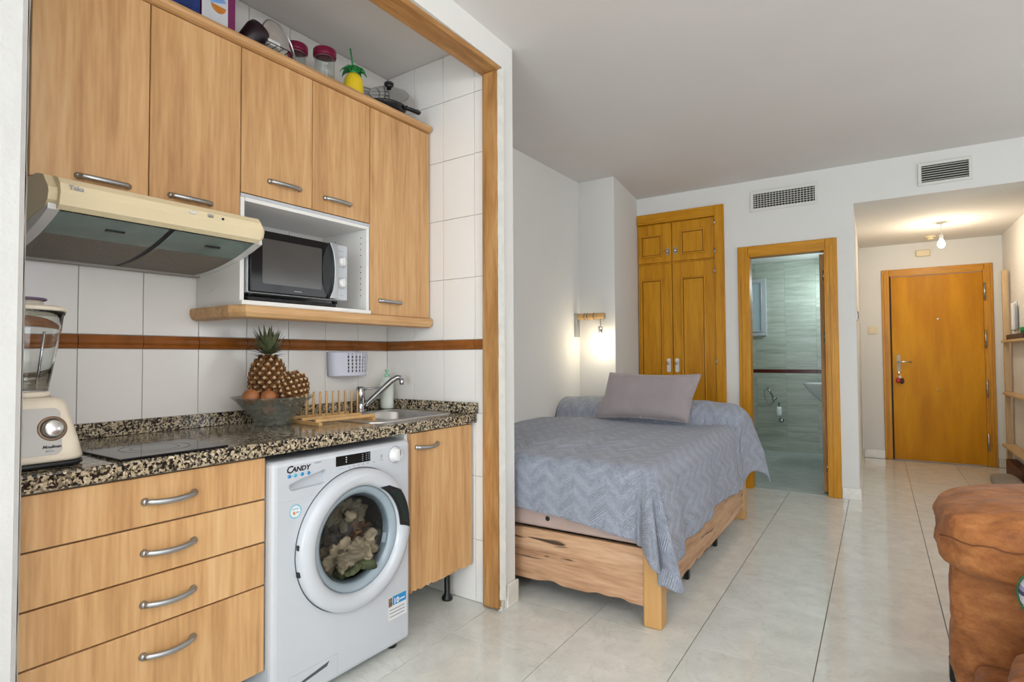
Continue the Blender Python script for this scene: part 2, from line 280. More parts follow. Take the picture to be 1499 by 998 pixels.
# ------------------------------------------------------------ mesh helpers
FRAME = ['R']; KOBJ = []
ORG = {}                                     # authored world origin of every object
class MB:
    def __init__(s): s.bm = bmesh.new(); s.uv = None
    def box(s, x0, x1, y0, y1, z0, z1, bev=0, seg=2, mi=0):
        r = bmesh.ops.create_cube(s.bm, size=1)
        vs = r['verts']
        for v in vs: v.co = Vector(((x0 + x1) / 2 + v.co.x * (x1 - x0), (y0 + y1) / 2 + v.co.y * (y1 - y0), (z0 + z1) / 2 + v.co.z * (z1 - z0)))
        fs = {f for v in vs for f in v.link_faces}
        for f in fs: f.material_index = mi
        if bev:
            es = {e for v in vs for e in v.link_edges}
            q = bmesh.ops.bevel(s.bm, geom=list(es), offset=bev, segments=seg, affect='EDGES', profile=.5)
            for f in q['faces']: f.smooth = seg > 1; f.material_index = mi
        return s
    def prism(s, pts, a, b, axis='Z', mi=0, bev=0, seg=2):
        f = {'Z': lambda p, t: (p[0], p[1], t), 'Y': lambda p, t: (p[0], t, p[1]), 'X': lambda p, t: (t, p[0], p[1])}[axis]
        va = [s.bm.verts.new(f(p, a)) for p in pts]; vb = [s.bm.verts.new(f(p, b)) for p in pts]
        fs = [s.bm.faces.new(va), s.bm.faces.new(vb[::-1])]
        n = len(pts)
        for i in range(n): fs.append(s.bm.faces.new((va[i], vb[i], vb[(i + 1) % n], va[(i + 1) % n])))
        for q in fs: q.material_index = mi
        bmesh.ops.recalc_face_normals(s.bm, faces=fs)
        if bev:
            es = {e for q in fs for e in q.edges}
            q = bmesh.ops.bevel(s.bm, geom=list(es), offset=bev, segments=seg, affect='EDGES', profile=.5)
            for k in q['faces']: k.smooth = True
        return s
    def lathe(s, prof, c=(0, 0, 0), axis='Z', n=32, mi=0, a0=0, a1=2 * math.pi, sx=1, sy=1):
        full = abs(a1 - a0 - 2 * math.pi) < 1e-6; cols = n if full else n + 1; rows = []
        for (r, h) in prof:
            row = []
            for i in range(cols):
                t = a0 + (a1 - a0) * i / n; p, q = r * math.cos(t) * sx, r * math.sin(t) * sy
                co = {'Z': (p, q, h), 'Y': (p, h, q), 'X': (h, p, q)}[axis]
                row.append(s.bm.verts.new((c[0] + co[0], c[1] + co[1], c[2] + co[2])))
            rows.append(row)
        fs = []
        for j in range(len(rows) - 1):
            for i in range(n):
                k = (i + 1) % cols
                fs.append(s.bm.faces.new((rows[j][i], rows[j][k], rows[j + 1][k], rows[j + 1][i])))
        for f in fs: f.smooth = True; f.material_index = mi
        bmesh.ops.remove_doubles(s.bm, verts=[v for r in rows for v in r], dist=1e-6)
        return s
    def tube(s, pts, r, n=8, mi=0, caps=True, flat=1, closed=False):
        pts = [Vector(p) for p in pts]; m = len(pts); rows = []
        for i, p in enumerate(pts):
            if closed: d = pts[(i + 1) % m] - pts[i - 1]
            else: d = pts[min(i + 1, m - 1)] - pts[max(i - 1, 0)]
            d.normalize(); h = Vector((0, 0, 1)) if abs(d.z) < .95 else Vector((1, 0, 0))
            a = d.cross(h).normalized(); b = a.cross(d); rr = r[i] if isinstance(r, (list, tuple)) else r
            rows.append([s.bm.verts.new(p + a * math.cos(6.2832 * k / n) * rr + b * math.sin(6.2832 * k / n) * rr * flat) for k in range(n)])
        for j in range(m if closed else m - 1):
            q = rows[(j + 1) % m]
            for k in range(n):
                f = s.bm.faces.new((rows[j][k], rows[j][(k + 1) % n], q[(k + 1) % n], q[k])); f.smooth = True; f.material_index = mi
        if caps and not closed:
            for r_ in (rows[0][::-1], rows[-1]): s.bm.faces.new(r_).material_index = mi
        return s
    def grid(s, fn, nu, nv, mi=0, uv=False, thick=0):
        V = [[s.bm.verts.new(fn(i / nu, j / nv)) for j in range(nv + 1)] for i in range(nu + 1)]
        if uv and not s.uv: s.uv = s.bm.loops.layers.uv.new('UVMap')
        for i in range(nu):
            for j in range(nv):
                f = s.bm.faces.new((V[i][j], V[i + 1][j], V[i + 1][j + 1], V[i][j + 1])); f.smooth = True; f.material_index = mi
                if uv:
                    for lp, (a, b) in zip(f.loops, ((i, j), (i + 1, j), (i + 1, j + 1), (i, j + 1))): lp[s.uv].uv = uv(a / nu, b / nv)
        return s
    def puff(s, c, h, n=4.0, k=10, wr=0, seed=0, mi=0, bulge=0, rot=None, fq=9):   # superellipsoid cushion
        b2 = bmesh.new(); bmesh.ops.create_cube(b2, size=2); bmesh.ops.subdivide_edges(b2, edges=b2.edges[:], cuts=k, use_grid_fill=True)
        mp = {}
        for v in b2.verts:
            p = v.co; L = (abs(p.x) ** n + abs(p.y) ** n + abs(p.z) ** n) ** (1 / n); q = p / L
            q = Vector((q.x * h[0], q.y * h[1], q.z * h[2]))
            if bulge: q.z *= 1 + bulge * (1 - (q.x / h[0]) ** 2) * (1 - (q.y / h[1]) ** 2)
            if wr: q += q.normalized() * wr * (noise.noise(q * fq + Vector((seed, 0, 0))) - .6 * abs(noise.noise(q * fq * 2.1 + Vector((0, seed, 0)))))
            if rot: q = rot @ q
            mp[v.index] = s.bm.verts.new(q + Vector(c))
        for f in b2.faces:
            g = s.bm.faces.new([mp[v.index] for v in f.verts]); g.smooth = True; g.material_index = mi
        b2.free(); return s
    def xf(s, m): bmesh.ops.transform(s.bm, matrix=m, verts=s.bm.verts[:]); return s

def world_org(o): return ORG[o.name] if o else Vector()
def link(o, parent, org):
    C.objects.link(o); ORG[o.name] = Vector(org)
    if parent: o.parent = parent; o.location = Vector(org) - world_org(parent)
    else:
        o.location = org
        if FRAME[0] == 'K': KOBJ.append(o)
def obj(name, mb, m, parent=None, label=None, cat=None, group=None, kind=None, origin=None):
    bm = mb.bm
    lo = Vector([min(v.co[i] for v in bm.verts) for i in range(3)]); hi = Vector([max(v.co[i] for v in bm.verts) for i in range(3)])
    org = Vector(origin) if origin else Vector(((lo.x + hi.x) / 2, (lo.y + hi.y) / 2, lo.z))
    bmesh.ops.translate(bm, vec=-org, verts=bm.verts[:])
    me = bpy.data.meshes.new(name); bm.to_mesh(me); bm.free()
    for x in (m if isinstance(m, (list, tuple)) else [m]): me.materials.append(x)
    o = bpy.data.objects.new(name, me); link(o, parent, org)
    tag(o, label, cat, group, kind); return o
def tag(o, label=None, cat=None, group=None, kind=None):
    for k, v in (('label', label), ('category', cat), ('group', group), ('kind', kind)):
        if v: o[k] = v
    return o
def thing(name, label, cat, loc, group=None, kind=None):
    o = bpy.data.objects.new(name, None); o.empty_display_size = .05; link(o, None, loc); tag(o, label, cat, group, kind); return o
def dup_tree(o, delta, parent=None, **kw):
    c = o.copy(); c.name = o.name.split('.')[0]; C.objects.link(c)
    if parent: c.parent = parent
    else:
        c.location = o.location + Vector(delta); ORG[c.name] = ORG[o.name] + Vector(delta)
        if FRAME[0] == 'K': KOBJ.append(c)
    for ch in [x for x in ALL_CH(o)]: dup_tree(ch, (0, 0, 0), c)
    for k, v in kw.items(): c[k] = v
    return c
def ALL_CH(o): return [x for x in bpy.data.objects if x.parent == o]
def part_at(src, parent, org):               # another copy of a part that shares its mesh
    c = src.copy(); c.name = src.name.split('.')[0]; link(c, parent, org); return c
def cutby(mb, *cutters):
    me = bpy.data.meshes.new('t'); mb.bm.to_mesh(me); o = bpy.data.objects.new('t', me); C.objects.link(o); tmp = [o]
    for q in cutters:
        bmesh.ops.recalc_face_normals(q.bm, faces=q.bm.faces[:])
        m2 = bpy.data.meshes.new('c'); q.bm.to_mesh(m2); o2 = bpy.data.objects.new('c', m2); C.objects.link(o2); tmp.append(o2)
        d = o.modifiers.new('b', 'BOOLEAN'); d.operation = 'DIFFERENCE'; d.object = o2; d.solver = 'EXACT'
    dg = bpy.context.evaluated_depsgraph_get(); r = bpy.data.meshes.new_from_object(o.evaluated_get(dg))
    out = MB(); out.bm.from_mesh(r)
    for t in tmp:
        md = t.data; bpy.data.objects.remove(t); bpy.data.meshes.remove(md)
    bpy.data.meshes.remove(r); return out
def text(name, body, size, origin, xdir, ydir, m, parent, depth=.0006, shear=0, bold=0, sx=1):
    cu = bpy.data.curves.new('t', 'FONT'); cu.body = body; cu.size = size; cu.extrude = depth; cu.shear = shear; cu.offset = bold
    cu.resolution_u = 2
    o = bpy.data.objects.new('t', cu); C.objects.link(o); dg = bpy.context.evaluated_depsgraph_get()
    me = bpy.data.meshes.new_from_object(o.evaluated_get(dg)); bpy.data.objects.remove(o)
    b = MB(); b.bm.from_mesh(me); bpy.data.meshes.remove(me)
    xd, yd = Vector(xdir).normalized(), Vector(ydir).normalized(); zd = xd.cross(yd)
    mm = Matrix(((xd.x * sx, yd.x, zd.x, origin[0]), (xd.y * sx, yd.y, zd.y, origin[1]), (xd.z * sx, yd.z, zd.z, origin[2]), (0, 0, 0, 1)))
    b.xf(mm); return obj(name, b, m, parent)
def arc(c, r, a0, a1, n): return [(c[0] + r * math.cos(R(a0 + (a1 - a0) * i / n)), c[1] + r * math.sin(R(a0 + (a1 - a0) * i / n))) for i in range(n + 1)]
def rrect(x0, x1, y0, y1, r, n=5):
    return arc((x1 - r, y1 - r), r, 0, 90, n) + arc((x0 + r, y1 - r), r, 90, 180, n) + arc((x0 + r, y0 + r), r, 180, 270, n) + arc((x1 - r, y0 + r), r, 270, 360, n)
S = 'structure'
# ============================================================ THE ROOM
YW, YD = 5.28, 7.55                    # wall with the vents, wall with the entry door
def ceil_z(y): return 2.636 if y < 2.2 else 2.636 + (y - 2.2) * .0159
XE = 2.3
# floor and its tiles
fl = obj('floor', MB().box(-2.5, XE + .1, .50, YD + .1, -.10, -.004), M['floor_joint'], kind=S)
P = .434; tm = None; ntile = 0
for i in range(-4, 7):
    for j in range(-3, 14):
        x0 = -1.084 + P * i; y0 = 1.87 + P * j
        if x0 + P > XE + .1 or x0 < -2.4 and j > 8: continue
        if y0 + P > YD + .05: continue
        if y0 > YW + .1 and (x0 < -.3 or x0 > 1.0): continue
        if ntile >= 236: break
        g = .0017
        if tm is None: tm = obj('tile', MB().box(x0 + g, x0 + P - g, y0 + .0007, y0 + P - .0007, -.004, 0, .0006, 1), M['floor'], fl, origin=(x0, y0, 0))
        else: part_at(tm, fl, (x0, y0, 0))
        ntile += 1
obj('floor_front', MB().box(-2.5, XE + .1, -3.9, .4995, -.10, 0), M['floor'], kind=S)
# walls
wk = lambda n, pts, z0, z1, m=None: obj(n, MB().prism(pts, z0, z1), m or M['plaster'], kind=S)
wk('wall_alcove', [(-2.30, 2.2), (-2.175, 2.2), (-2.175, YW + .1), (-2.30, YW + .1)], 0, 2.80)
part = MB().prism([(-1.457, 2.172), (-1.457, 2.264), (-2.40, 2.264), (-2.40, 2.212), (-1.60, 2.186)], 0, 2.69)
obj('wall_partition', part, M['plaster'], kind=S)
b = MB().prism([(-1.470, 2.142), (-1.457, 2.150), (-1.457, 2.174), (-1.60, 2.187), (-1.60, 2.178), (-1.475, 2.168)], 0, 2.50)
obj('trim_1', b, M['rough_plaster'], kind=S)
obj('wall_lintel', MB().prism([(-1.457, .46), (-1.457, 2.1715), (-1.54, 2.1715), (-1.585, .46)], 2.5105, 2.69), M['plaster'], kind=S)
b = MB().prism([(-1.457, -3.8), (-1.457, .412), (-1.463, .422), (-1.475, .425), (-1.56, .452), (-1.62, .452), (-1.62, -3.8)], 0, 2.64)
obj('wall_left', b, mat('worn_plaster_toned_down', (.52, .515, .50), .9, nscale=3, noise_amt=.05, bump=.3, bscale=30), kind=S)  # worn plaster, darkened further to offset daylight that washed it out
b = MB().grid(lambda u, v: (-1.4735 - .082 * u, .4262 + .0262 * u + .002 * noise.noise(Vector((u * 3, v * 30, 0))), .001 + 2.6 * v), 4, 60)
obj('trim_2', b, M['rough_plaster'], kind=S)
obj('wall_pillar', MB().prism([(-2.175, 4.44), (-1.845, 4.44), (-1.955, YW), (-2.175, YW)], 0, 2.70), M['plaster'], kind=S)
# wall with the vents, built around its openings: wardrobe, bathroom door, hall
b = MB()
b.box(-2.175, -1.955, YW, YW + .1, 0, 2.8); b.box(-1.955, -1.14, YW, YW + .1, 2.49, 2.8); b.box(-1.14, -.945, YW, YW + .1, 0, 2.8)
b.box(-.945, -.352, YW, YW + .1, 2.035, 2.8); b.box(-.352, -.143, YW, YW + .1, 0, 2.8); b.box(-.143, 1.09, YW, YW + .1, 2.37, 2.8)
b.box(1.09, XE, YW, YW + .1, 0, 2.8)
obj('wall_back', b, M['plaster'], kind=S)
obj('wall_hall_left', MB().prism([(-.143, YW + .1), (-.165, YD), (-.25, YD), (-.25, YW + .1)], 0, 2.5), M['plaster'], kind=S)
obj('wall_hall_right', MB().box(1.085, 1.2, YW + .1, YD, 0, 2.5), M['plaster'], kind=S)
b = MB(); b.box(-.25, .110, YD, YD + .1, 0, 2.5); b.box(.110, .945, YD, YD + .1, 2.035, 2.5); b.box(.945, 1.2, YD, YD + .1, 0, 2.5)
obj('wall_entry', b, M['plaster'], kind=S)
obj('ceiling_hall', MB().box(-.25, 1.2, YW + .1, YD, 2.37, 2.44), M['plaster'], kind=S)
# ceiling of the room: level, then very slightly rising to the back
b = MB()
b.prism([(-3.9, 2.636), (2.2, 2.636), (YW + .05, ceil_z(YW + .05)), (YW + .05, 2.82), (-3.9, 2.82)], -1.50, XE, 'X')
b.prism([(2.24, ceil_z(2.24)), (YW + .05, ceil_z(YW + .05)), (YW + .05, 2.82), (2.24, 2.82)], -2.2, -1.50, 'X')
obj('ceiling', b, M['ceiling'], kind=S)
b = MB(); b.box(XE, XE + .1, -3.9, -.85, 0, 2.8); b.box(XE, XE + .1, 1.95, 3.1, 0, 2.8); b.box(XE, XE + .1, 4.7, YW + .1, 0, 2.8); b.box(XE, XE + .1, -.85, 1.95, 2.25, 2.8)
b.box(XE, XE + .1, 3.1, 4.7, 0, .95); b.box(XE, XE + .1, 3.1, 4.7, 2.15, 2.8)
obj('wall_right', b, M['plaster'], kind=S)
b = MB()
for y_ in (-.85, .52, 1.89): b.box(XE + .02, XE + .08, y_, y_ + .06, .06, 2.19)
b.box(XE + .02, XE + .08, -.85, 1.95, 0, .06); b.box(XE + .02, XE + .08, -.85, 1.95, 2.19, 2.25)
obj('invented_balcony_door', b, M['whitep'], kind=S)  # invented balcony door frame, out of view, around the added kitchen fill
b = MB()
for y_ in (3.1, 3.87, 4.64): b.box(XE + .02, XE + .08, y_, y_ + .06, .95, 2.15)
b.box(XE + .02, XE + .08, 3.1, 4.7, .95, 1.01); b.box(XE + .02, XE + .08, 3.1, 4.7, 2.09, 2.15)
obj('invented_side_window', b, M['whitep'], kind=S)  # invented window frame, out of view, around the added bed-side fill
b = MB(); b.box(-1.62, -1.05, -3.9, -3.8, 0, 2.8); b.box(1.75, XE, -3.9, -3.8, 0, 2.8); b.box(-1.05, 1.75, -3.9, -3.8, 2.35, 2.8); b.box(-1.05, 1.75, -3.9, -3.8, 0, .12)
obj('wall_front', b, M['plaster'], kind=S)
w = MB()
for x in (-1.05, .32, 1.69): w.box(x, x + .06, -3.87, -3.81, .12, 2.35)
w.box(-1.05, 1.75, -3.87, -3.81, .12, .18); w.box(-1.05, 1.75, -3.87, -3.81, 2.29, 2.35)
obj('window_2', w, M['whitep'], kind=S)
# skirting: little marble blocks and strips
obj('baseboard_partition', MB().box(-1.4565, -1.444, 2.185, 2.276, 0, .105, .003, 2), M['skirting'], kind=S)
obj('baseboard_back', MB().box(-.262, -.143, YW - .012, YW - .0005, 0, .09, .002, 1), M['skirting'], kind=S)
obj('baseboard_hall', MB().prism([(-.143, YW - .011), (-.1315, YW - .011), (-.1535, YD - .013), (-.165, YD - .001)], 0, .09), M['skirting'], kind=S)
b = MB(); b.box(-.15, .046, YD - .013, YD - .001, 0, .09); b.box(1.01, 1.084, YD - .013, YD - .001, 0, .09)
obj('baseboard_entry', b, M['skirting'], kind=S)

# ---------------------------------------------------------- kitchen shell (kitchen frame)
FRAME[0] = 'K'
XK, YK = -2.268, 2.12
kwall = obj('wall_kitchen_back', MB().box(-2.40, XK - .005, .2, YK + .03, 0, 2.70), M['grout'], kind=S)
kret = obj('wall_kitchen_side', MB().box(XK, -1.602, YK + .005, YK + .035, 0, 2.68), M['grout'], kind=S)
obj('wall_kitchen_left', MB().box(-2.30, -1.66, .18, .28, 0, 2.68), M['plaster'], kind=S)
obj('ceiling_kitchen', MB().box(-2.40, -1.575, .18, YK + .04, 2.662, 2.70), M['ceiling'], kind=S)
g = .0011
cols = [YK - .198 * k for k in range(0, 10)]
rows = [(.885, 1.187), (1.236, 1.535), (1.535, 1.833), (1.833, 2.131), (2.131, 2.431), (2.431, 2.661)]
def tiles_back():
    first = {}
    for z0, z1 in rows:
        for k in range(9):
            y1, y0 = cols[k], cols[k + 1]; h = round(z1 - z0, 3)
            if h not in first: first[h] = obj('tile', MB().box(XK - .005, XK, y0 + g, y1 - g, z0 + g, z1 - g, .0012, 2), M['tile'], kwall, origin=(XK, y0, z0))
            else: part_at(first[h], kwall, (XK, y0, z0))
    f = None
    for k in range(9):
        y1, y0 = cols[k], cols[k + 1]
        if f is None:
            f = MB().prism([(XK - .005, 1.188), (XK + .004, 1.188), (XK + .005, 1.194), (XK + .003, 1.200), (XK + .007, 1.208), (XK + .008, 1.220), (XK + .004, 1.232), (XK, 1.235), (XK - .005, 1.235)], y0 + g, y1 - g, 'Y')
            f = obj('band_tile', f, M['band'], kwall, origin=(XK, y0, 1.19))
        else: part_at(f, kwall, (XK, y0, 1.19))
tiles_back()
xs = [XK - .0012, XK + .2, XK + .4, XK + .598, -1.603]
rz = [(.001, .291), (.291, .588), (.588, .885), (.885, 1.187), (1.236, 1.535), (1.535, 1.833), (1.833, 2.131), (2.131, 2.431), (2.431, 2.661)]
for z0, z1 in rz:
    for k in range(4):
        obj('tile', MB().box(xs[k] + g, xs[k + 1] - g, YK, YK + .005, z0 + g, z1 - g, .0012, 2), M['tile'], kret)
for k in range(4):
    b = MB().prism([(YK + .005, 1.188), (YK - .004, 1.188), (YK - .005, 1.194), (YK - .003, 1.200), (YK - .007, 1.208), (YK - .008, 1.220), (YK - .004, 1.232), (YK, 1.235), (YK + .005, 1.235)], xs[k] + g + (.009 if k == 0 else 0), xs[k + 1] - g, 'X')
    obj('band_tile', b, M['band'], kret)
# stripped door lining of the kitchen opening
fr = thing('door_lining', 'stripped bare timber lining round the kitchen opening', 'door frame', (-1.56, 2.11, 0))
b = MB().box(-1.601, -1.518, 2.093, 2.118, .006, 2.485, .003, 2)
for v in b.bm.verts:
    if v.co.z < .05: v.co += Vector((random.uniform(-.008, .008), random.uniform(-.006, 0), random.uniform(0, .012)))
obj('jamb', b, M['rawjamb'], fr)
obj('head', MB().box(-1.612, -1.512, .475, 2.118, 2.486, 2.510, .003, 2), M['rawlintel'], fr)
obj('knot', MB().lathe([(0, -.0012), (.007, -.0012), (.010, 0)], (-1.553, 2.093, .932), 'Y', 12), mat('dark_knot', (.05, .02, .01), .7), fr)
obj('edge_plaster', MB().grid(lambda u, v: (-1.517 + .020 * u + .003 * noise.noise(Vector((v * 25, u, 3))), 2.099 + .022 * u + .002 * noise.noise(Vector((v * 60, u, 9))), .05 + 2.44 * v), 3, 90), M['rough_plaster'], fr)

# ---------------------------------------------------------- kitchen units
def handle_mb(L=.146, r=.0070):
    b = MB(); pts = []
    for i in range(13):
        t = i / 12; y = -L / 2 + .008 + (L - .016) * t; x = .007 + .017 * math.sin(math.pi * t) ** .8
        pts.append((x, y, -.004 * math.sin(math.pi * t)))
    b.tube(pts, r, 10, flat=1.15)
    for s_ in (-1, 1): b.lathe([(0, .011), (.006, .011), (.010, .005), (.011, 0), (0, 0)], (0, s_ * (L / 2 - .009), 0), 'X', 14)
    return b
HND = [None]
def handle(parent, x, y, z, L=.146):
    if HND[0] is None or L != .146:
        b = handle_mb(L); b.xf(Matrix.Translation((x, y, z))); o = obj('handle', b, M['satin'], parent, origin=(x, y, z))
        if L == .146: HND[0] = o
        return o
    return part_at(HND[0], parent, (x, y, z))
def door(parent, x, y0, y1, z0, z1, hy, hz, name='door', m='beech', L=.146):
    d = obj(name, MB().box(x - .018, x, y0 + .0015, y1 - .0015, z0 + .0015, z1 - .0015, .0025, 2), M[m], parent)
    handle(d, x, hy, hz, L); return d
XU = -1.955
u = thing('wall_cabinet', 'beech wall cabinet with two tall doors above the cooker hood', 'cabinet', (-2.11, .815, 1.655))
obj('body', MB().box(XK + .002, XU - .0315, .515, 1.117, 1.655, 2.328), M['carcass'], u)
door(u, XU, .515, .815, 1.655, 2.288, .692, 1.683); door(u, XU, .815, 1.117, 1.655, 2.288, .944, 1.685)
u2 = thing('wall_cabinet', 'beech wall cabinet with two short doors over an open microwave niche', 'cabinet', (-2.11, 1.42, 1.32))
b = MB(); b.box(XK + .002, XU - .002, 1.118, 1.134, 1.345, 1.752, .001, 1); b.box(XK + .002, XU - .002, 1.704, 1.720, 1.345, 1.752, .001, 1)
b.box(XK + .002, XU - .0315, 1.118, 1.720, 1.752, 2.328); b.box(XK + .002, XU + .002, 1.134, 1.704, 1.724, 1.738, .001, 1)
obj('body', b, M['carcass'], u2)
obj('shelf', MB().box(XK + .002, XU + .012, 1.118, 1.7195, 1.345, 1.362, .002, 1), M['carcass'], u2)
h0 = None
for k in range(11):
    for xx in (-1.995, -2.17):
        if k == 6: continue
        zz = 1.43 + .026 * k
        if h0 is None: h0 = obj('shelf_pin_hole', MB().lathe([(0, -.0006), (.0028, -.0006), (.003, 0)], (xx, 1.704, zz), 'Y', 8), M['darkgap'], u2, origin=(xx, 1.704, zz))
        else: part_at(h0, u2, (xx, 1.704, zz))
obj('light_rail', MB().box(XU - .03, XU + .002, 1.1175, 1.7205, 1.738, 1.751, .002, 2), M['white'], u2)
door(u2, XU, 1.118, 1.420, 1.753, 2.288, 1.295, 1.82); door(u2, XU, 1.420, 1.721, 1.753, 2.288, 1.545, 1.814)
u3 = thing('wall_cabinet', 'tall single-door beech wall cabinet beside the tiled side wall', 'cabinet', (-2.11, 1.92, 1.34))
obj('body', MB().box(XK + .002, XU - .0315, 1.7215, YK - .012, 1.345, 2.328), M['carcass'], u3)
door(u3, XU, 1.722, YK - .008, 1.345, 2.288, 1.846, 1.411)
# cornice on top and rail underneath
prof = [(XU - .03, 2.289), (XU - .001, 2.289)] + [(XU + .001 + .024 * math.sin(R(a)), 2.308 - .019 * math.cos(R(a))) for a in range(0, 181, 30)] + [(XU - .03, 2.328)]
co = obj('cornice', MB().prism(prof, .52, YK - .012, 'Y'), M['beech_h'], label='rounded beech cornice running along the tops of the wall cabinets', cat='cornice')
prof = [(-.035, 1.344), (.020, 1.344), (.024, 1.338), (.024, 1.318), (.016, 1.303), (0, 1.298), (-.035, 1.298)]
rl = thing('pelmet', 'beech pelmet rail below the microwave niche and end cabinet', 'pelmet', (XU, 1.6, 1.298))
b = MB(); rows_ = []
for a, z in prof: rows_.append([b.bm.verts.new(p) for p in ((XK + .002, 1.118 - a, z), (XU - .06 + a, 1.118 - a, z), (XU + a, 1.150 - a, z), (XU + a, YK - .014, z))])
for k in range(len(rows_)):
    q0, q1 = rows_[k], rows_[(k + 1) % len(rows_)]
    for i in range(3): b.bm.faces.new((q0[i], q0[i + 1], q1[i + 1], q1[i]))
b.bm.faces.new([r[0] for r in rows_]); b.bm.faces.new([r[3] for r in rows_][::-1]); bmesh.ops.recalc_face_normals(b.bm, faces=b.bm.faces[:])
obj('rail', b, M['beech_h'], rl)
# base units
XB = -1.675
def ragged(b, z, amp):
    for v in b.bm.verts:
        if abs(v.co.z - z) < .004: v.co.z += amp * abs(noise.noise(Vector((v.co.x * 3, v.co.y * 14, v.co.x * 14))))
    return b
d = thing('drawer_unit', 'beech base unit of four wide drawers left of the washing machine', 'drawers', (-1.97, .67, 0))
obj('body', MB().box(XK + .002, XB - .020, .30, 1.046, .17, .836), M['carcass'], d)
for z0, z1, hz in ((.704, .834, .768), (.569, .700, .632), (.4345, .565, .496), (.165, .4305, .360)):
    k = obj('drawer', MB().box(XB - .018, XB, .30, 1.046, z0, z1, .0025, 2), M['beech'], d)
    handle(k, XB, .762, hz)
for y in (.36, .99): obj('foot', MB().lathe([(.03, .01), (.032, .0), (.034, .02), (.018, .025), (.018, .169)], (-1.78, y, 0), 'Z', 16), M['black'], d)
s = thing('sink_unit', 'beech base unit with one door, frayed at its lower edge', 'cabinet', (-1.97, 1.9, 0))
obj('body', MB().box(XK + .002, XB - .020, 1.680, 1.696, .20, .836), M['carcass'], s)
obj('side_panel', MB().box(XK + .002, XB - .020, YK - .018, YK - .003, .20, .836), M['carcass'], s)
obj('floor_panel', MB().box(XK + .002, XB - .020, 1.697, YK - .019, .20, .216), M['carcass'], s)
n_ = 44; zb = [.178 + .022 * abs(noise.noise(Vector((i * .35, 0, 0)))) for i in range(n_ + 1)]
pts = [(1.697 + (.400) * i / n_, zb[i] + .004 * random.random()) for i in range(n_ + 1)] + [(2.097, .835), (1.697, .835)]
dd = obj('door', MB().prism(pts, XB - .018, XB, 'X'), M['beech'], s); handle(dd, XB, 1.793, .775)
obj('foot', MB().lathe([(0, 0), (.026, 0), (.027, .012), (.014, .03), (.014, .20)], (-1.80, 2.065, 0), 'Z', 16), M['black'], s)
obj('foot', MB().lathe([(0, 0), (.026, 0), (.027, .012), (.014, .03), (.014, .20)], (-1.80, 1.74, 0), 'Z', 16), M['black'], s)

# worktop with the sink cut out
b = MB().box(XK + .001, -1.657, .30, YK - .001, .840, .884, .006, 3)
b = cutby(b, MB().prism(rrect(-2.130, -1.775, 1.703, 2.045, .07), .80, .90))
wt = obj('worktop', b, M['granite'], label='long speckled granite worktop with low granite upstand', cat='worktop')
obj('upstand', MB().box(XK + .0085, XK + .026, .30, YK - .0265, .8845, .936, .002, 2), M['granite'], wt)
obj('upstand', MB().box(XK + .0085, -1.645, YK - .026, YK - .0085, .8845, .936, .002, 2), M['granite'], wt)
# stainless sink
sk = thing('kitchen_sink', 'stainless steel sink let into the granite worktop', 'sink', (-1.955, 1.835, .74))
def ring(outer, inner, z0, z1):
    b = MB(); n = len(outer)
    A = [b.bm.verts.new((*p, z0)) for p in outer]; B = [b.bm.verts.new((*p, z1)) for p in inner]
    for i in range(n):
        f = b.bm.faces.new((A[i], A[(i + 1) % n], B[(i + 1) % n], B[i])); f.smooth = True
    return b, B
o_ = rrect(-2.165, -1.740, 1.560, 2.085, .09, 8); i_ = rrect(-2.120, -1.785, 1.712, 2.035, .07, 8)
b = MB(); n = len(o_); loops = []
for pts, z in ((o_, .8845), (o_, .8875), (rrect(-2.158, -1.747, 1.567, 2.078, .085, 8), .889), (rrect(-2.126, -1.779, 1.706, 2.045, .075, 8), .886), (i_, .876), (rrect(-2.115, -1.79, 1.718, 2.030, .07, 8), .78), (rrect(-2.09, -1.815, 1.745, 2.0, .06, 8), .752), (rrect(-1.96, -1.94, 1.865, 1.885, .009, 8), .748)):
    loops.append([b.bm.verts.new((*p, z)) for p in pts])
for a_, c_ in zip(loops, loops[1:]):
    for i in range(n): f = b.bm.faces.new((a_[i], a_[(i + 1) % n], c_[(i + 1) % n], c_[i])); f.smooth = True
b.bm.faces.new(loops[-1])
obj('basin', b, M['steel'], sk)
obj('overflow', MB().lathe([(0, .001), (.014, .001), (.016, 0)], (-1.99, 1.7205, .84), 'Y', 16), M['blackmat'], sk)
obj('drain', MB().lathe([(0, .7545), (.035, .7545), (.04, .750)], (-1.95, 1.875, 0), 'Z', 20), M['chrome'], sk)
# mixer tap
t = thing('mixer_tap', 'chrome mixer tap with a slanting spout beside the sink', 'tap', (-2.195, 1.875, .887))
obj('tap_body', MB().lathe([(0, 0), (.027, 0), (.027, .006), (.021, .012), (.020, .055), (.022, .06), (.022, .085), (.021, .118), (.016, .124), (0, .125)], (-2.195, 1.875, .8845), 'Z', 20), M['chrome'], t)
obj('lever', MB().tube([(-2.195, 1.875, .992), (-2.17, 1.90, .998), (-2.12, 1.955, 1.004)], [.012, .009, .006], 10, flat=.6), M['chrome'], t)
sp = obj('spout', MB().tube([(-2.185, 1.885, .905), (-2.172, 1.900, .925), (-2.13, 1.945, .985), (-2.095, 1.985, 1.035), (-2.075, 2.005, 1.052), (-2.06, 2.018, 1.050)], [.013, .014, .0145, .014, .013, .012], 12), M['chrome'], t)
obj('aerator', MB().lathe([(0, 0), (.010, 0), (.012, .006), (.012, .020), (.009, .03), (0, .03)], (-2.058, 2.020, 1.015), 'Z', 14), M['chrome'], sp)
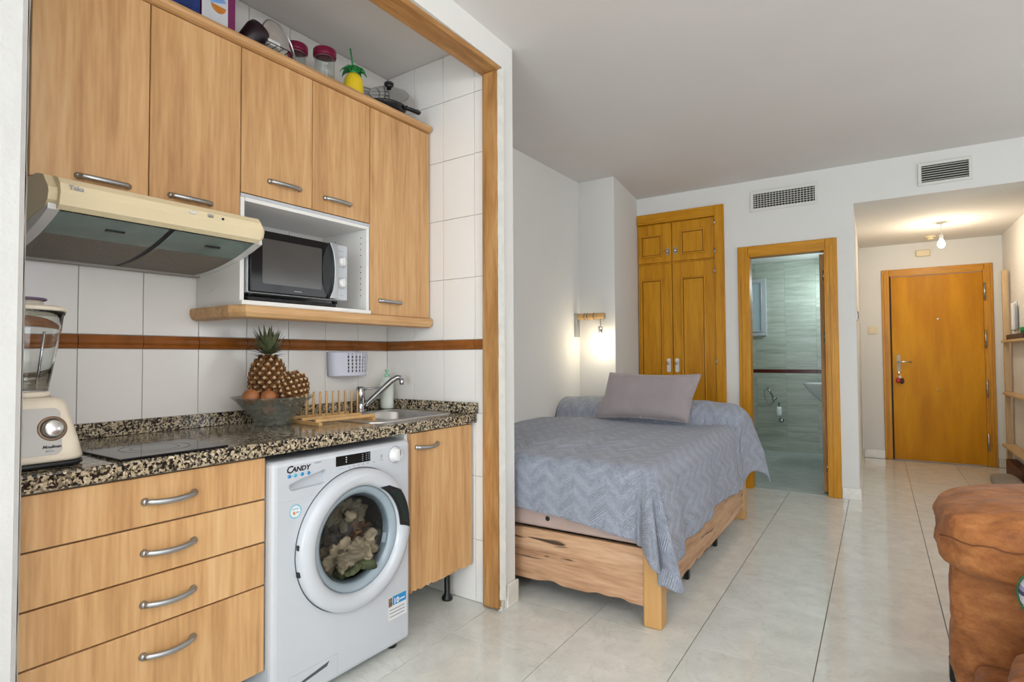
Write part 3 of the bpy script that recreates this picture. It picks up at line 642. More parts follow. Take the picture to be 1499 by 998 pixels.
# ceramic hob
hb = thing('hob', 'black glass ceramic hob lying flush in the granite worktop', 'hob', (-1.80, .72, .885))
hp = [(-1.905, .60), (-1.640 - .035, .628), (-1.66, .905), (-1.905, .945)]
obj('glass_top', MB().prism([(-1.945, .635), (-1.668, .635), (-1.668, .922), (-1.945, .922)], .8845, .891, bev=.002, seg=2), M['blackglass'], hb)
rg = mat('printed_ring', (.10, .095, .09), .25, noise_amt=0)
obj('cooking_ring', MB().lathe([(.088, .8914), (.091, .8914)], (-1.81, .78, 0), 'Z', 48), rg, hb)
obj('cooking_ring', MB().lathe([(.060, .8914), (.062, .8914)], (-1.81, .78, 0), 'Z', 40), rg, hb)

# cooker hood
h = thing('cooker_hood', 'cream slimline cooker hood with grey filters under the wall cabinets', 'cooker hood', (-2.02, .82, 1.47))
prof = [(XK + .002, 1.654), (-1.952, 1.654), (-1.90, 1.652), (-1.815, 1.630), (-1.797, 1.612), (-1.790, 1.588), (-1.800, 1.556), (-1.815, 1.545), (-1.84, 1.555), (-2.24, 1.50), (XK + .002, 1.50)]
b = MB().prism(prof, .518, 1.122, 'Y')
# round off the two front corners in plan
bm = b.bm; es = [e for e in bm.edges if all(v.co.x > -1.83 for v in e.verts) and abs(e.verts[0].co.y - e.verts[1].co.y) < 1e-4]
bmesh.ops.bevel(bm, geom=es, offset=.020, segments=4, affect='EDGES', clamp_overlap=True)
for f in bm.faces: f.smooth = False
obj('casing', b, M['cream'], h)
def under(s_): return (-1.822 - .42 * s_, 1.548 - .075 * (1 - (1 - s_) ** 2))
def strip(name, s0, s1, y0, y1, m, off=0):
    return obj(name, MB().grid(lambda u_, v_: (under(s0 + (s1 - s0) * u_)[0], y0 + (y1 - y0) * v_, under(s0 + (s1 - s0) * u_)[1] + off), 8, 2), m, h)
for yy in (.520, 1.094):
    pr = [under(i / 8) for i in range(9)]; obj('side_cheek', MB().prism([(x, z - .003) for x, z in pr] + [(x, 1.56) for x, z in pr[::-1]], yy, yy + .026, 'Y'), M['whitep'], h)
strip('light_cover', .02, .34, .546, .822, M['lens']); strip('light_cover', .02, .34, .838, 1.094, M['lens'])
strip('grease_filter', .34, .99, .546, .822, M['filt']); strip('grease_filter', .34, .99, .838, 1.094, M['filt'])
strip('divider', .02, .99, .822, .838, M['blackmat'], .001)
obj('rear_lip', MB().box(-2.262, -2.238, .518, 1.121, 1.464, 1.478, .003, 2), mat('grey_edge', (.35, .32, .29), .5), h)
for yy in (.70, .985):
    x, z = under(.17); obj('catch', MB().box(x - .008, x + .008, yy - .025, yy + .025, z - .0035, z + .004, .003, 2), M['black'], h)
for yy, c_ in ((.872, 'slider'), (.925, 'slider')):
    obj(c_, MB().box(-1.7925, -1.7875, yy - .010, yy + .010, 1.598, 1.606, .002, 1), M['satin'] if yy > .9 else M['whitep'], h)
obj('indicator_light', MB().lathe([(0, .003), (.004, .002), (.004, 0)], (-1.7915, .965, 1.60), 'X', 10), M['blackmat'], h)
text('lettering', 'Teka', .0165, (-1.7905, .556, 1.598), (0, 1, 0), (0, 0, 1), M['greyink'], h, bold=.0005)

# microwave in its niche
FY0, FY1 = 1.142, 1.585
mw = thing('microwave', 'white and black microwave oven with two dials in the niche', 'microwave', (-2.08, 1.36, 1.378))
obj('casing', MB().box(-2.235, -1.952, FY0, FY1, 1.392, 1.628, .006, 2), M['white'], mw)
dr = obj('door', MB().box(-1.951, -1.936, FY0 + .002, 1.498, 1.394, 1.626, .004, 2), M['blackglass'], mw)
obj('window', MB().prism(rrect(1.192, 1.452, 1.428, 1.596, .006, 2), -1.936, -1.9353, 'X'), M['screen'], dr)
bl = [(1.492, 1.395), (1.470, 1.42), (1.458, 1.46), (1.454, 1.51), (1.458, 1.56), (1.470, 1.60), (1.492, 1.625)]
obj('black_bow', MB().prism(bl + [(1.5, 1.625), (1.5, 1.395)], -1.9352, -1.934, 'X'), M['black'], dr)
cv = [(1.480, 1.395), (1.496, 1.43), (1.503, 1.47), (1.505, 1.51), (1.503, 1.55), (1.496, 1.59), (1.480, 1.626)]
obj('handle', MB().prism(cv + [(1.516, 1.626), (1.522, 1.56), (1.523, 1.51), (1.522, 1.46), (1.516, 1.395)], -1.934, -1.919, 'X', bev=.002), M['satin'], dr)
pn = obj('control_panel', MB().box(-1.951, -1.938, 1.512, FY1 - .001, 1.393, 1.627, .004, 2), M['white'], mw)
for zz in (1.554, 1.465):
    k = obj('dial', MB().lathe([(0, .018), (.015, .018), (.018, .014), (.019, .002), (.0215, .001), (.022, 0)], (-1.938, 1.551, zz), 'X', 24), M['whitep'], pn)
    obj('grip', MB().box(-1.925, -1.914, 1.5475, 1.5545, zz - .018, zz + .018, .002, 1), M['whitep'], k)
    obj('dial_ring', MB().lathe([(.022, .0006), (.0245, .0006)], (-1.938, 1.551, zz), 'X', 28), M['greyink'], pn)
obj('print', MB().box(-1.9382, -1.9375, 1.534, 1.566, 1.600, 1.602), M['greyink'], pn)
obj('print', MB().box(-1.9382, -1.9375, 1.541, 1.563, 1.412, 1.414), M['greyink'], pn)
obj('print', MB().box(-1.9357, -1.9350, 1.325, 1.36, 1.408, 1.411), M['greyink'], dr)
for yy in (1.17, 1.55):
    for xx in (-1.98, -2.2): obj('foot', MB().lathe([(0, 1.380), (.012, 1.380), (.012, 1.392)], (xx, yy, 0), 'Z', 10), M['black'], mw)
tr = obj('baking_tray', MB().box(-2.20, -1.955, 1.150, 1.540, 1.3635, 1.3785, .004, 2), M['blackmat'], label='flat black tray lying under the microwave', cat='tray')

# blender on the worktop
BX, BY = -1.81, .476
bl = thing('blender', 'ivory blender with glass jug beside the black hob', 'blender', (BX, BY, .8845))
def rloop(b, lv, mi=0):
    rows = [[b.bm.verts.new((BX + x, BY + y, z)) for x, y in rrect(-hx, hx, -hy, hy, r_, 5)] for hx, hy, r_, z in lv]
    n = len(rows[0])
    for a_, c_ in zip(rows, rows[1:]):
        for i in range(n): f = b.bm.faces.new((a_[i], a_[(i + 1) % n], c_[(i + 1) % n], c_[i])); f.smooth = True; f.material_index = mi
    b.bm.faces.new(rows[0][::-1]); b.bm.faces.new(rows[-1]); return b
obj('base', rloop(MB(), [(.094, .104, .045, .900), (.096, .106, .045, .908), (.088, .098, .04, .945), (.070, .078, .035, 1.030), (.064, .072, .035, 1.048), (.050, .056, .03, 1.056)]), M['blendcream'], bl)
obj('base_ring', rloop(MB(), [(.090, .100, .045, .885), (.096, .106, .045, .888), (.096, .106, .045, .897), (.092, .102, .045, .899)]), M['black'], bl)
def fpos(z): return BX + .096 - (z - .908) * .19
fd = Vector((-.187, 0, 1)).normalized()
def face_at(y, z, d): return (fpos(z) + d, y, z)
b = MB().prism(rrect(BY - .052, BY + .052, .918, 1.030, .014, 4), 0, .003, 'X')
for v in b.bm.verts: v.co.x += fpos(v.co.z) - .0015
pl = obj('front_plate', b, mat('silver_paint', (.42, .40, .37), .4, .3), bl)
kn = obj('dial', MB().lathe([(0, .016), (.018, .016), (.021, .013), (.022, .004), (.0245, .002), (.025, 0)], (0, 0, 0), 'X', 32).xf(Matrix.Translation((fpos(.985) + .001, BY + .034, .980)) @ Matrix.Rotation(R(-10), 4, 'Y')), M['steel'], bl)
obj('dial_ring', MB().lathe([(.025, .002), (.030, .002), (.031, 0)], (0, 0, 0), 'X', 32).xf(Matrix.Translation((fpos(.985) + .0015, BY + .034, .980)) @ Matrix.Rotation(R(-10), 4, 'Y')), mat('bronze_ring', (.22, .14, .09), .4, .5), bl)
text('lettering', 'Moulinex', .0100, face_at(BY + .012, .934, .0022), (0, 1, 0), fd, M['ink'], bl, shear=.3, bold=.0003)
text('lettering', 'faciclic', .0065, face_at(BY + .018, .925, .0022), (0, 1, 0), fd, M['greyink'], bl, shear=.3)
obj('jug', MB().lathe([(.046, 1.060), (.048, 1.075), (.060, 1.15), (.072, 1.225), (.076, 1.262), (.080, 1.266), (.080, 1.272), (.073, 1.272), (.069, 1.225), (.057, 1.15), (.045, 1.078), (.0, 1.074)], (BX, BY, 0), 'Z', 36), M['glass'], bl)
jh = obj('jug_rib', MB().tube([(BX + .05, BY + .01, 1.078), (BX + .074, BY + .018, 1.22)], .003, 8), M['chrome'], bl)
obj('blade', MB().box(BX - .03, BX + .03, BY - .004, BY + .004, 1.084, 1.0865).box(BX - .004, BX + .004, BY - .03, BY + .03, 1.0885, 1.091).lathe([(.008, 1.0745), (.006, 1.095), (0, 1.097)], (BX, BY, 0), 'Z', 10), M['steel'], bl)
obj('collar', MB().lathe([(0, 1.0565), (.052, 1.0565), (.052, 1.068), (.0465, 1.071), (0, 1.071)], (BX, BY, 0), 'Z', 28), M['blendcream'], bl)
ld = obj('lid', MB().lathe([(0, 1.258), (.068, 1.258), (.070, 1.273), (.082, 1.273), (.082, 1.281), (.07, 1.286), (.035, 1.288), (.034, 1.300), (0, 1.300)], (BX, BY, 0), 'Z', 32), M['blendcream'], bl)
obj('cap', MB().lathe([(0, 1.306), (.040, 1.306), (.043, 1.303), (.040, 1.300)], (BX, BY, 0), 'Z', 28), mat('dusky_plum', (.14, .09, .16), .4), ld)

# cut glass bowl with fruit
CX, CY = -2.078, 1.330
obj('fruit_bowl', MB().lathe([(0, .8875), (.050, .8865), (.066, .8855), (.070, .890), (.078, .908), (.105, .945), (.128, .972), (.152, .994), (.157, .998), (.152, .999), (.124, .976), (.100, .950), (.072, .913), (.055, .900), (0, .898)], (CX, CY, 0), 'Z', 48),
    M['cutglass'], label='cut glass bowl filled with fruit on the granite worktop', cat='bowl')
def pineapple(c, R0, H, tilt, label, crown):
    p = thing('pineapple', label, 'pineapple', (c[0], c[1], c[2] - H / 2))
    rot = Matrix.Rotation(R(tilt[0]), 4, Vector(tilt[1])) if tilt else Matrix()
    T = Matrix.Translation(c) @ rot
    prof = [(R0 * (1 - abs(t) ** 2.6) ** .5 * (1 - .12 * t) * .97, H / 2 * t) for t in [-1 + 2 * i / 14 for i in range(15)]]
    obj('flesh', MB().lathe(prof, (0, 0, 0), 'Z', 24).xf(T), M['pinecore'], p)
    # each eye: a raised lozenge with a pale bract; joined as one part since there are far too many to pick apart
    b = MB(); rowsn = 11
    for j in range(rowsn):
        t = -.90 + 1.80 * j / (rowsn - 1); rr = R0 * (1 - abs(t) ** 2.6) ** .5 * (1 - .12 * t); cnt = max(6, int(round(13 * rr / R0)))
        for i in range(cnt):
            a = 2 * math.pi * (i + .5 * (j % 2)) / cnt; ctr = Vector((rr * math.cos(a), rr * math.sin(a), H / 2 * t))
            nrm = Vector((math.cos(a), math.sin(a), t * .7 * R0 / (H / 2))).normalized(); ta = Vector((-math.sin(a), math.cos(a), 0)); tb = nrm.cross(ta)
            s1 = math.pi * rr / cnt * .92; s2 = H / rowsn * .78
            ring_ = [b.bm.verts.new(ctr + ta * s1 * math.cos(q) + tb * s2 * math.sin(q) - nrm * .003) for q in [k * math.pi / 3 for k in range(6)]]
            mid = [b.bm.verts.new(ctr + ta * s1 * .55 * math.cos(q) + tb * s2 * .55 * math.sin(q) + nrm * .006) for q in [k * math.pi / 3 for k in range(6)]]
            tip = b.bm.verts.new(ctr + nrm * .007)
            for k in range(6):
                b.bm.faces.new((ring_[k], ring_[(k + 1) % 6], mid[(k + 1) % 6], mid[k])); f = b.bm.faces.new((mid[k], mid[(k + 1) % 6], tip)); f.material_index = 0
            q0 = b.bm.verts.new(ctr + ta * s1 * .5 + nrm * .0065 + tb * s2 * .1); q1 = b.bm.verts.new(ctr - ta * s1 * .5 + nrm * .0065 + tb * s2 * .1); q2 = b.bm.verts.new(ctr + nrm * .010 + tb * s2 * .75)
            q3 = b.bm.verts.new(ctr + nrm * .008 - tb * s2 * .2)
            for f in (b.bm.faces.new((q0, q1, q2)), b.bm.faces.new((q0, q3, q1))): f.material_index = 1
    b.xf(T); e = obj('eyes', b, [M['pineskin'], M['pinetip']], p, kind='stuff')
    if crown:
        lf = None
        for i in range(58):
            ring_n = i // 11; a = i * 2.399; el = R(4 + ring_n * 15 + random.uniform(-6, 6)); Ln = .066 + .003 * ring_n + random.uniform(-.010, .012)
            base = Vector((0, 0, H / 2 - .004 + ring_n * .007)); dirh = Vector((math.cos(a), math.sin(a), 0)); side = Vector((-math.sin(a), math.cos(a), 0))
            b = MB(); rows_ = []
            for k in range(5):
                t = k / 4; cur = el + .5 * t * (1 if ring_n < 2 else -.2)
                pt = base + dirh * (.012 + Ln * t * math.cos(el)) + Vector((0, 0, Ln * t * math.sin(el) + .012 * t * t * (1 if ring_n > 1 else -.4)))
                wd = .0120 * (1 - t ** 1.6) + .0004
                rows_.append([b.bm.verts.new(pt - side * wd), b.bm.verts.new(pt + Vector((0, 0, -.003 * (1 - t)))), b.bm.verts.new(pt + side * wd)])
            for r1, r2 in zip(rows_, rows_[1:]):
                for k in (0, 1): b.bm.faces.new((r1[k], r1[k + 1], r2[k + 1], r2[k])).smooth = True
            b.xf(T); obj('leaf', b, M['leaf'], p)
    return p
pineapple((CX - .035, CY - .002, 1.072), .068, .190, None, 'upright ripe pineapple with a leafy crown in the glass bowl', True)
pineapple((CX + .028, CY + .062, 1.018), .062, .165, (-38, (1, .3, 0)), 'crownless pineapple lying tilted in the glass bowl', False)
for k, (dx, dy, z, r_, lab) in enumerate(((.022, -.108, 1.002, .033, 'brown orange round fruit at the left end of the glass bowl'), (.062, -.060, 1.000, .030, 'brown orange round fruit in front of the upright pineapple'), (.012, -.030, .945, .028, 'small brown fruit low down inside the glass bowl'))):
    o = MB().lathe([(r_ * math.sin(R(a)), -r_ * .92 * math.cos(R(a))) for a in range(0, 181, 15)], (CX + dx, CY + dy, z), 'Z', 20)
    o.lathe([(.004, .0), (.003, .006), (0, .007)], (CX + dx, CY + dy, z + r_ * .90), 'Z', 8)
    obj('fruit', o, M['onion'], label=lab, cat='fruit', group='round fruit in the glass bowl')

# wooden dish rack
dk = thing('dish_rack', 'bamboo dish rack with upright pegs between bowl and tap', 'dish rack', (-2.0, 1.56, .8845))
AX = Vector((-2.108, 1.412, .8845)); ux = Vector((.02, .27, 0)).normalized(); vx = Vector((.24, -.02, 0)).normalized()
def slat(p, q, w, h, z, nm='slat'):
    p, q = Vector(p), Vector(q); d_ = (q - p).normalized(); s_ = Vector((-d_.y, d_.x, 0)) * w / 2
    obj(nm, MB().prism([((p + s_).x, (p + s_).y), ((q + s_).x, (q + s_).y), ((q - s_).x, (q - s_).y), ((p - s_).x, (p - s_).y)], z, z + h, bev=.001, seg=1), M['bamboo'], dk)
R0_ = [AX + vx * a for a in (0.02, .115, .21)]
for a in R0_: slat(a, a + ux * .285, .014, .012, .8975, 'rail')
slat(AX + ux * .01 - vx * .01, AX + ux * .01 + vx * .235, .016, .0125, .8847, 'crossbar'); slat(AX + ux * .27 - vx * .01, AX + ux * .27 + vx * .235, .016, .0125, .8847, 'crossbar')
pg = None
for row in (R0_[0], R0_[1]):
    for i in range(9):
        c_ = row + ux * (.02 + .031 * i)
        if pg is None: pg = obj('peg', MB().lathe([(0, .9096), (.0042, .9096), (.0042, 1.004), (.003, 1.006), (0, 1.006)], (c_.x, c_.y, 0), 'Z', 8), M['bamboo'], dk, origin=(c_.x, c_.y, .9096))
        else: part_at(pg, dk, (c_.x, c_.y, .9096))
# soap bottle
sb = thing('soap_bottle', 'milky soap bottle with a mint green pump behind the tap', 'bottle', (-2.155, 2.035, .887))
obj('bottle', MB().lathe([(0, .8895), (.030, .8895), (.034, .893), (.0345, .99), (.034, 1.020), (.026, 1.040), (.012, 1.048), (.012, 1.052), (0, 1.052)], (-2.190, 2.045, 0), 'Z', 24), M['soap'], sb)
pmp = MB().lathe([(0, 1.0525), (.013, 1.0525), (.013, 1.066), (.005, 1.068), (.005, 1.080), (.011, 1.081), (.011, 1.088), (0, 1.089)], (-2.190, 2.045, 0), 'Z', 16)
pmp.tube([(-2.190, 2.045, 1.085), (-2.17, 2.028, 1.085), (-2.157, 2.017, 1.080)], .004, 8); obj('pump', pmp, M['mint'], sb)
# perforated basket on the wall tiles
bk = thing('sponge_basket', 'lilac white perforated basket stuck on the tiled wall', 'basket', (-2.22, 1.835, 1.062))
def bshape(u_, z):                        # half-oval front
    a = math.pi * u_; w0 = .107 + .006 * (z - 1.062) / .118
    return (XK + .0085 + .065 * math.sin(a) ** .55, 1.838 - w0 * math.cos(a), z)
NU, NV = 44, 20; b = MB()
V = [[b.bm.verts.new(bshape(i / NU, 1.064 + .114 * j / NV)) for j in range(NV + 1)] for i in range(NU + 1)]
for i in range(NU):
    for j in range(NV):
        hole = 16 <= i < 38 and (i - 16) % 3 == 1 and 3 <= j < 19 and (j - 3) % 3 in (0, 1)
        if not hole: b.bm.faces.new((V[i][j], V[i + 1][j], V[i + 1][j + 1], V[i][j + 1])).smooth = True
b.bm.faces.new([V[i][0] for i in range(NU + 1)])
bo = obj('shell', b, M['basket'], bk)
md = bo.modifiers.new('thickness', 'SOLIDIFY'); md.thickness = .002; md.offset = -1
obj('back_plate', MB().box(XK + .0008, XK + .008, 1.735, 1.941, 1.064, 1.180, .002, 1), M['basket'], bk)
sp_ = obj('sponge', MB().puff((-2.232, 1.865, 1.115), (.022, .055, .045), 6, 4), mat('olive_sponge', (.16, .15, .03), .95, noise_amt=.5, nscale=60), bk)

# ---------------------------------------------------------- washing machine
XW = -1.645; WY0, WY1 = 1.052, 1.662; DC = (1.386, .497)
wm = thing('washing_machine', 'white front-loading washing machine with laundry behind its round door', 'washing machine', (-1.92, 1.355, 0))
b = MB().box(-2.19, XW, WY0, WY1, .028, .818, .018, 3)
cut1 = MB().lathe([(0, -.30), (.182, -.30), (.182, .05), (0, .05)], (XW, *DC), 'X', 48)
cut2 = MB().prism([(1.112, .722), (1.112, .738), (1.150, .750), (1.251, .768), (1.254, .762), (1.254, .722), (1.240, .718), (1.122, .716)], XW - .022, XW + .02, 'X')
b = cutby(b, cut1, cut2)
for f in b.bm.faces: f.smooth = False
body = obj('body', b, M['white'], wm)
obj('drum', MB().lathe([(.181, -.012), (.178, -.04), (.176, -.28), (.10, -.295), (0, -.295)], (XW, *DC), 'X', 40), mat('drum_steel', (.30, .30, .31), .3, 1, bump=.5, bscale=90), wm)
for i in range(3):
    a = R(200 + i * 120); obj('drum_paddle', MB().box(-.26, -.05, -.014, .014, -.171, -.13, .008, 2).xf(Matrix.Translation((XW, *DC)) @ Matrix.Rotation(a, 4, 'X')), M['rubber'], wm)
ld = [((-.09, -.02, -.085), (.075, .115, .058), 0), ((-.075, .045, -.105), (.06, .085, .045), 3), ((-.13, .055, -.02), (.08, .075, .085), 1), ((-.15, -.045, .015), (.075, .095, .08), 2), ((-.10, .01, .075), (.05, .09, .05), 0), ((-.062, .075, -.06), (.045, .050, .04), 0)]
for k, (c_, hh, mi) in enumerate(ld):
    obj('garment', MB().puff((XW + c_[0], DC[0] + c_[1], DC[1] + c_[2]), [x * 1.12 for x in hh], 2.0, 40, .060, k * 5, fq=26), M['laundry'][mi], label=['crumpled beige garment at the bottom of the washing machine drum', 'small olive garment low in the washing machine drum', 'brown garment at the right inside the washing machine drum', 'grey garment at the left inside the washing machine drum', 'beige garment at the top inside the washing machine drum', 'small cream garment pressed low against the washing machine glass'][k], cat='laundry', group='laundry in the washing machine')
pd = obj('door', MB().lathe([(.250, .001), (.250, .020), (.244, .030), (.225, .036), (.205, .036), (.192, .028), (.186, .012), (.186, -.004)], (XW, *DC), 'X', 72), M['white'], wm)
obj('door_seam', MB().lathe([(.250, .0005), (.2525, .0008), (.2535, .0)], (XW, *DC), 'X', 72), M['rubber'], wm)
obj('door_bezel', MB().lathe([(.1855, -.006), (.1855, .016), (.178, .018), (.160, .004), (.152, -.022), (.150, -.022), (.158, .002)], (XW, *DC), 'X', 64), mat('blue_grey_plastic', (.28, .34, .38), .15, noise_amt=.03), pd)
obj('door_glass', MB().lathe([(.156, .002), (.150, -.012), (.135, -.030), (.10, -.042), (.05, -.046), (0, -.047)], (XW, *DC), 'X', 48), M['tglass'], pd)
hd = [(DC[0] + .238 * math.cos(R(a)), DC[1] + .238 * math.sin(R(a))) for a in range(-3, 42, 5)] + [(1.515, .668), (1.472, .664)] + [(DC[0] + .188 * math.cos(R(a)), DC[1] + .188 * math.sin(R(a))) for a in range(62, 0, -5)]
obj('door_handle', MB().prism(hd, XW + .0365, XW + .030, 'X', bev=.002), M['black'], pd)
hg = [(DC[0] + .229 * math.cos(R(a)), DC[1] + .229 * math.sin(R(a))) for a in range(2, 39, 4)] + [(DC[0] + .197 * math.cos(R(a)), DC[1] + .197 * math.sin(R(a))) for a in range(50, 5, -4)]
obj('grip', MB().prism(hg, XW + .0365, XW + .0385, 'X', bev=.0008), mat('dark_green_plastic', (.012, .022, .02), .25), pd)
for zz in (DC[1] + .032, DC[1] - .055): obj('hinge', MB().box(XW + .004, XW + .018, DC[0] - .2505, DC[0] - .236, zz - .009, zz + .009, .002, 1), M['black'], pd)
obj('panel_line', MB().box(XW - .001, XW + .0004, WY0 + .016, WY1 - .018, .6855, .6870), mat('shadow_line', (.45, .47, .50), .6, noise_amt=0), wm)
dp = obj('display', MB().prism([(1.296, .767), (1.452, .765), (1.452, .800), (1.296, .802)], XW - .0005, XW + .0012, 'X'), M['blackglass'], wm)
for yy in (1.338,):
    for zz in (.776, .784, .792): obj('led', MB().box(XW + .001, XW + .0016, yy, yy + .005, zz, zz + .0035), M['whitep'], dp)
for yy in (1.412, 1.43, 1.442):
    for zz in (.772, .779, .786, .793): obj('led', MB().box(XW + .001, XW + .0016, yy, yy + .006, zz, zz + .002), M['greyink'], dp)
kb = obj('programme_dial', MB().lathe([(0, .024), (.020, .024), (.024, .020), (.026, .003), (.030, .001), (.0305, 0)], (XW, 1.578, .770), 'X', 32), M['whitep'], wm)
obj('dial_ring', MB().lathe([(.0300, .0008), (.0325, .0010), (.0325, 0)], (XW, 1.578, .770), 'X', 32), M['greyink'], wm)
obj('grip', MB().box(XW + .024, XW + .030, 1.574, 1.582, .749, .791, .002, 1), mat('pale_grey_plastic', (.5, .5, .52), .4), kb)
obj('pointer', MB().box(XW + .0302, XW + .0310, 1.577, 1.5795, .770, .790), M['ink'], kb)
for i in range(14):
    a = 2 * math.pi * i / 14; y_, z_ = 1.578 + .038 * math.cos(a), .770 + .034 * math.sin(a)
    if z_ > .808: continue
    obj('dial_mark', MB().box(XW, XW + .0006, y_ - .0022, y_ + .0022, z_ - .0014, z_ + .0014), M['greyink'], wm)
text('lettering', 'C', .033, (XW + .0003, 1.100, .776), (0, 1, 0), (0, 0, 1), M['ink'], wm, shear=.2, bold=.0008)
text('lettering', 'ANDY', .022, (XW + .0003, 1.121, .778), (0, 1, 0), (0, 0, 1), M['ink'], wm, shear=.2, bold=.0008, sx=1.1)
text('lettering', 'SMART', .009, (XW + .0003, 1.207, .792), (0, 1, 0), (0, 0, 1), M['greyink'], wm)
for i, yy in enumerate((1.112, 1.134, 1.160, 1.185)):
    obj('symbol', MB().lathe([(0, .0007), (.0062, .0007), (.0062, 0)], (XW, yy, .7655), 'X', 14), M['inkblue'] if i != 1 else M['inkcyan'], wm)
    obj('print', MB().box(XW, XW + .0006, yy + .008, yy + .015, .7645, .766), M['inkcyan'], wm)
for i, yy in enumerate((1.305, 1.350, 1.372, 1.393, 1.415, 1.436, 1.465)):
    obj('print', MB().box(XW, XW + .0006, yy, yy + (.028 if i == 0 else .009), .7555, .759 if i else .7568), M['greyink'], wm)
obj('print', MB().box(XW, XW + .0006, 1.500, 1.516, .758, .761).box(XW, XW + .0006, 1.504, 1.512, .766, .780), M['greyink'], wm)
b = MB().lathe([(.0205, .0006), (.0225, .0006)], (XW, 1.135, .650), 'X', 28)
st = obj('round_sticker', MB().lathe([(0, .0004), (.0225, .0004)], (XW, 1.135, .648), 'X', 28), M['whitep'], wm)
obj('sticker_rim', MB().lathe([(.0195, .0008), (.0225, .0008)], (XW, 1.135, .648), 'X', 28), M['inkcyan'], st)
obj('sticker_print', MB().box(XW, XW + .0009, 1.123, 1.146, .655, .6575), M['inkcyan'], st); obj('sticker_print', MB().box(XW, XW + .0009, 1.126, 1.134, .639, .647), M['artorange'], st)
obj('sticker_print', MB().box(XW, XW + .0009, 1.138, 1.148, .642, .646), M['greyink'], st)
sl = obj('energy_sticker', MB().box(XW, XW + .0004, 1.545, 1.640, .135, .222), M['whitep'], wm)
obj('blue_field', MB().box(XW, XW + .0008, 1.566, 1.638, .188, .222), M['inkblue'], sl)
text('lettering', '10', .030, (XW + .0010, 1.570, .192), (0, 1, 0), (0, 0, 1), M['whitep'], sl, bold=.001)
obj('sticker_print', MB().box(XW + .0004, XW + .0011, 1.603, 1.630, .199, .204), M['whitep'], sl)
for i in range(3): obj('sticker_print', MB().box(XW, XW + .0008, 1.550, 1.630, .145 + .013 * i, .149 + .013 * i), M['greyink'], sl)
obj('sticker_photo', MB().box(XW, XW + .0008, 1.545, 1.564, .186, .220), mat('tiny_photo', (.20, .13, .07), .6, noise_amt=.9, nscale=160), sl)
fl2 = obj('filter_flap', MB().box(XW, XW + .0018, 1.115, 1.305, .045, .118, .0015, 1), M['white'], wm)
obj('flap_slot', MB().prism([(1.14, .085), (1.27, .108), (1.26, .094), (1.15, .078)], XW + .0018, XW + .0026, 'X'), M['rubber'], fl2)
for y_ in (1.09, 1.61):
    for x_ in (-1.70, -2.14): obj('foot', MB().lathe([(0, 0), (.022, 0), (.022, .012), (.01, .014), (.01, .03)], (x_, y_, 0), 'Z', 14), M['black'], wm)

# ---------------------------------------------------------- things on top of the wall cabinets
ZT = 2.3285
bx = thing('picture_tin', 'purple box with blue and orange picture on top of cabinets', 'box', (-2.10, 1.10, ZT))
obj('box', MB().box(-2.16, -2.03, 1.010, 1.135, ZT, 2.60, .003, 2), M['purple'], bx)
obj('picture', MB().box(-2.0299, -2.0290, 1.0105, 1.105, ZT + .005, 2.58), M['artwhite'], bx)
obj('picture_sky', MB().prism(arc((1.070, 2.450), .030, 20, 200, 10), -2.0290, -2.0284, 'X'), M['artblue'], bx)
obj('picture_ground', MB().prism(arc((1.070, 2.440), .028, 180, 360, 10), -2.0290, -2.0284, 'X'), M['artorange'], bx)
obj('blue_box', MB().box(-2.15, -2.02, .85, 1.000, ZT, 2.56, .003, 2), M['blue'], label='deep blue box standing at left on the wall cabinets', cat='box')
b = MB().lathe([(0, 0), (.036, 0), (.040, .008), (.046, .075), (.041, .095), (.02, .102), (0, .103)], (0, 0, 0), 'Z', 24)
b.xf(Matrix.Translation((-2.060, 1.215, ZT + .070)) @ Matrix.Rotation(R(-32), 4, 'X') @ Matrix.Rotation(R(15), 4, 'Y') @ Matrix.Translation((0, 0, -.04)))
obj('dark_canister', b, M['darkplum'], label='dark plum canister leaning on top of the cabinets', cat='canister')
rk = thing('wire_stand', 'small black wire stand on top of the cabinets', 'stand', (-2.05, 1.30, ZT))
obj('wire', MB().tube([(-2.0, 1.235, ZT + .055), (-2.0, 1.345, ZT + .055), (-2.10, 1.345, ZT + .055), (-2.10, 1.235, ZT + .055)], .002, 6, closed=True), M['black'], rk)
for x_ in (-2.0, -2.10):
    for y_ in (1.235, 1.345): obj('leg', MB().tube([(x_, y_, ZT), (x_, y_, ZT + .055)], .002, 6), M['black'], rk)
for y_ in (1.262, 1.29, 1.318): obj('crosswire', MB().tube([(-2.0, y_, ZT + .055), (-2.10, y_, ZT + .055)], .0015, 6), M['black'], rk)
obj('white_box', MB().box(-2.06, -2.02, 1.262, 1.315, ZT + .0572, ZT + .082, .002, 1), M['whitep'], label='little white box lying on the wire stand', cat='box')
gl = thing('pan_lid', 'round glass pan lid standing on edge beside the magenta-lidded jars', 'lid', (-2.09, 1.405, ZT))
TT = Matrix.Translation((-2.075, 1.345, ZT + .100)) @ Matrix.Rotation(R(108), 4, 'Z') @ Matrix.Rotation(R(84), 4, 'X')
obj('glass', MB().lathe([(0, .018), (.05, .014), (.095, .002), (.098, 0), (.095, -.001), (.05, .011), (0, .015)], (0, 0, 0), 'Z', 40).xf(TT), M['glass'], gl)
obj('rim', MB().tube([(.099 * math.cos(R(a)), .099 * math.sin(R(a)), 0) for a in range(0, 360, 9)], .0032, 6, closed=True).xf(TT), M['satin'], gl)
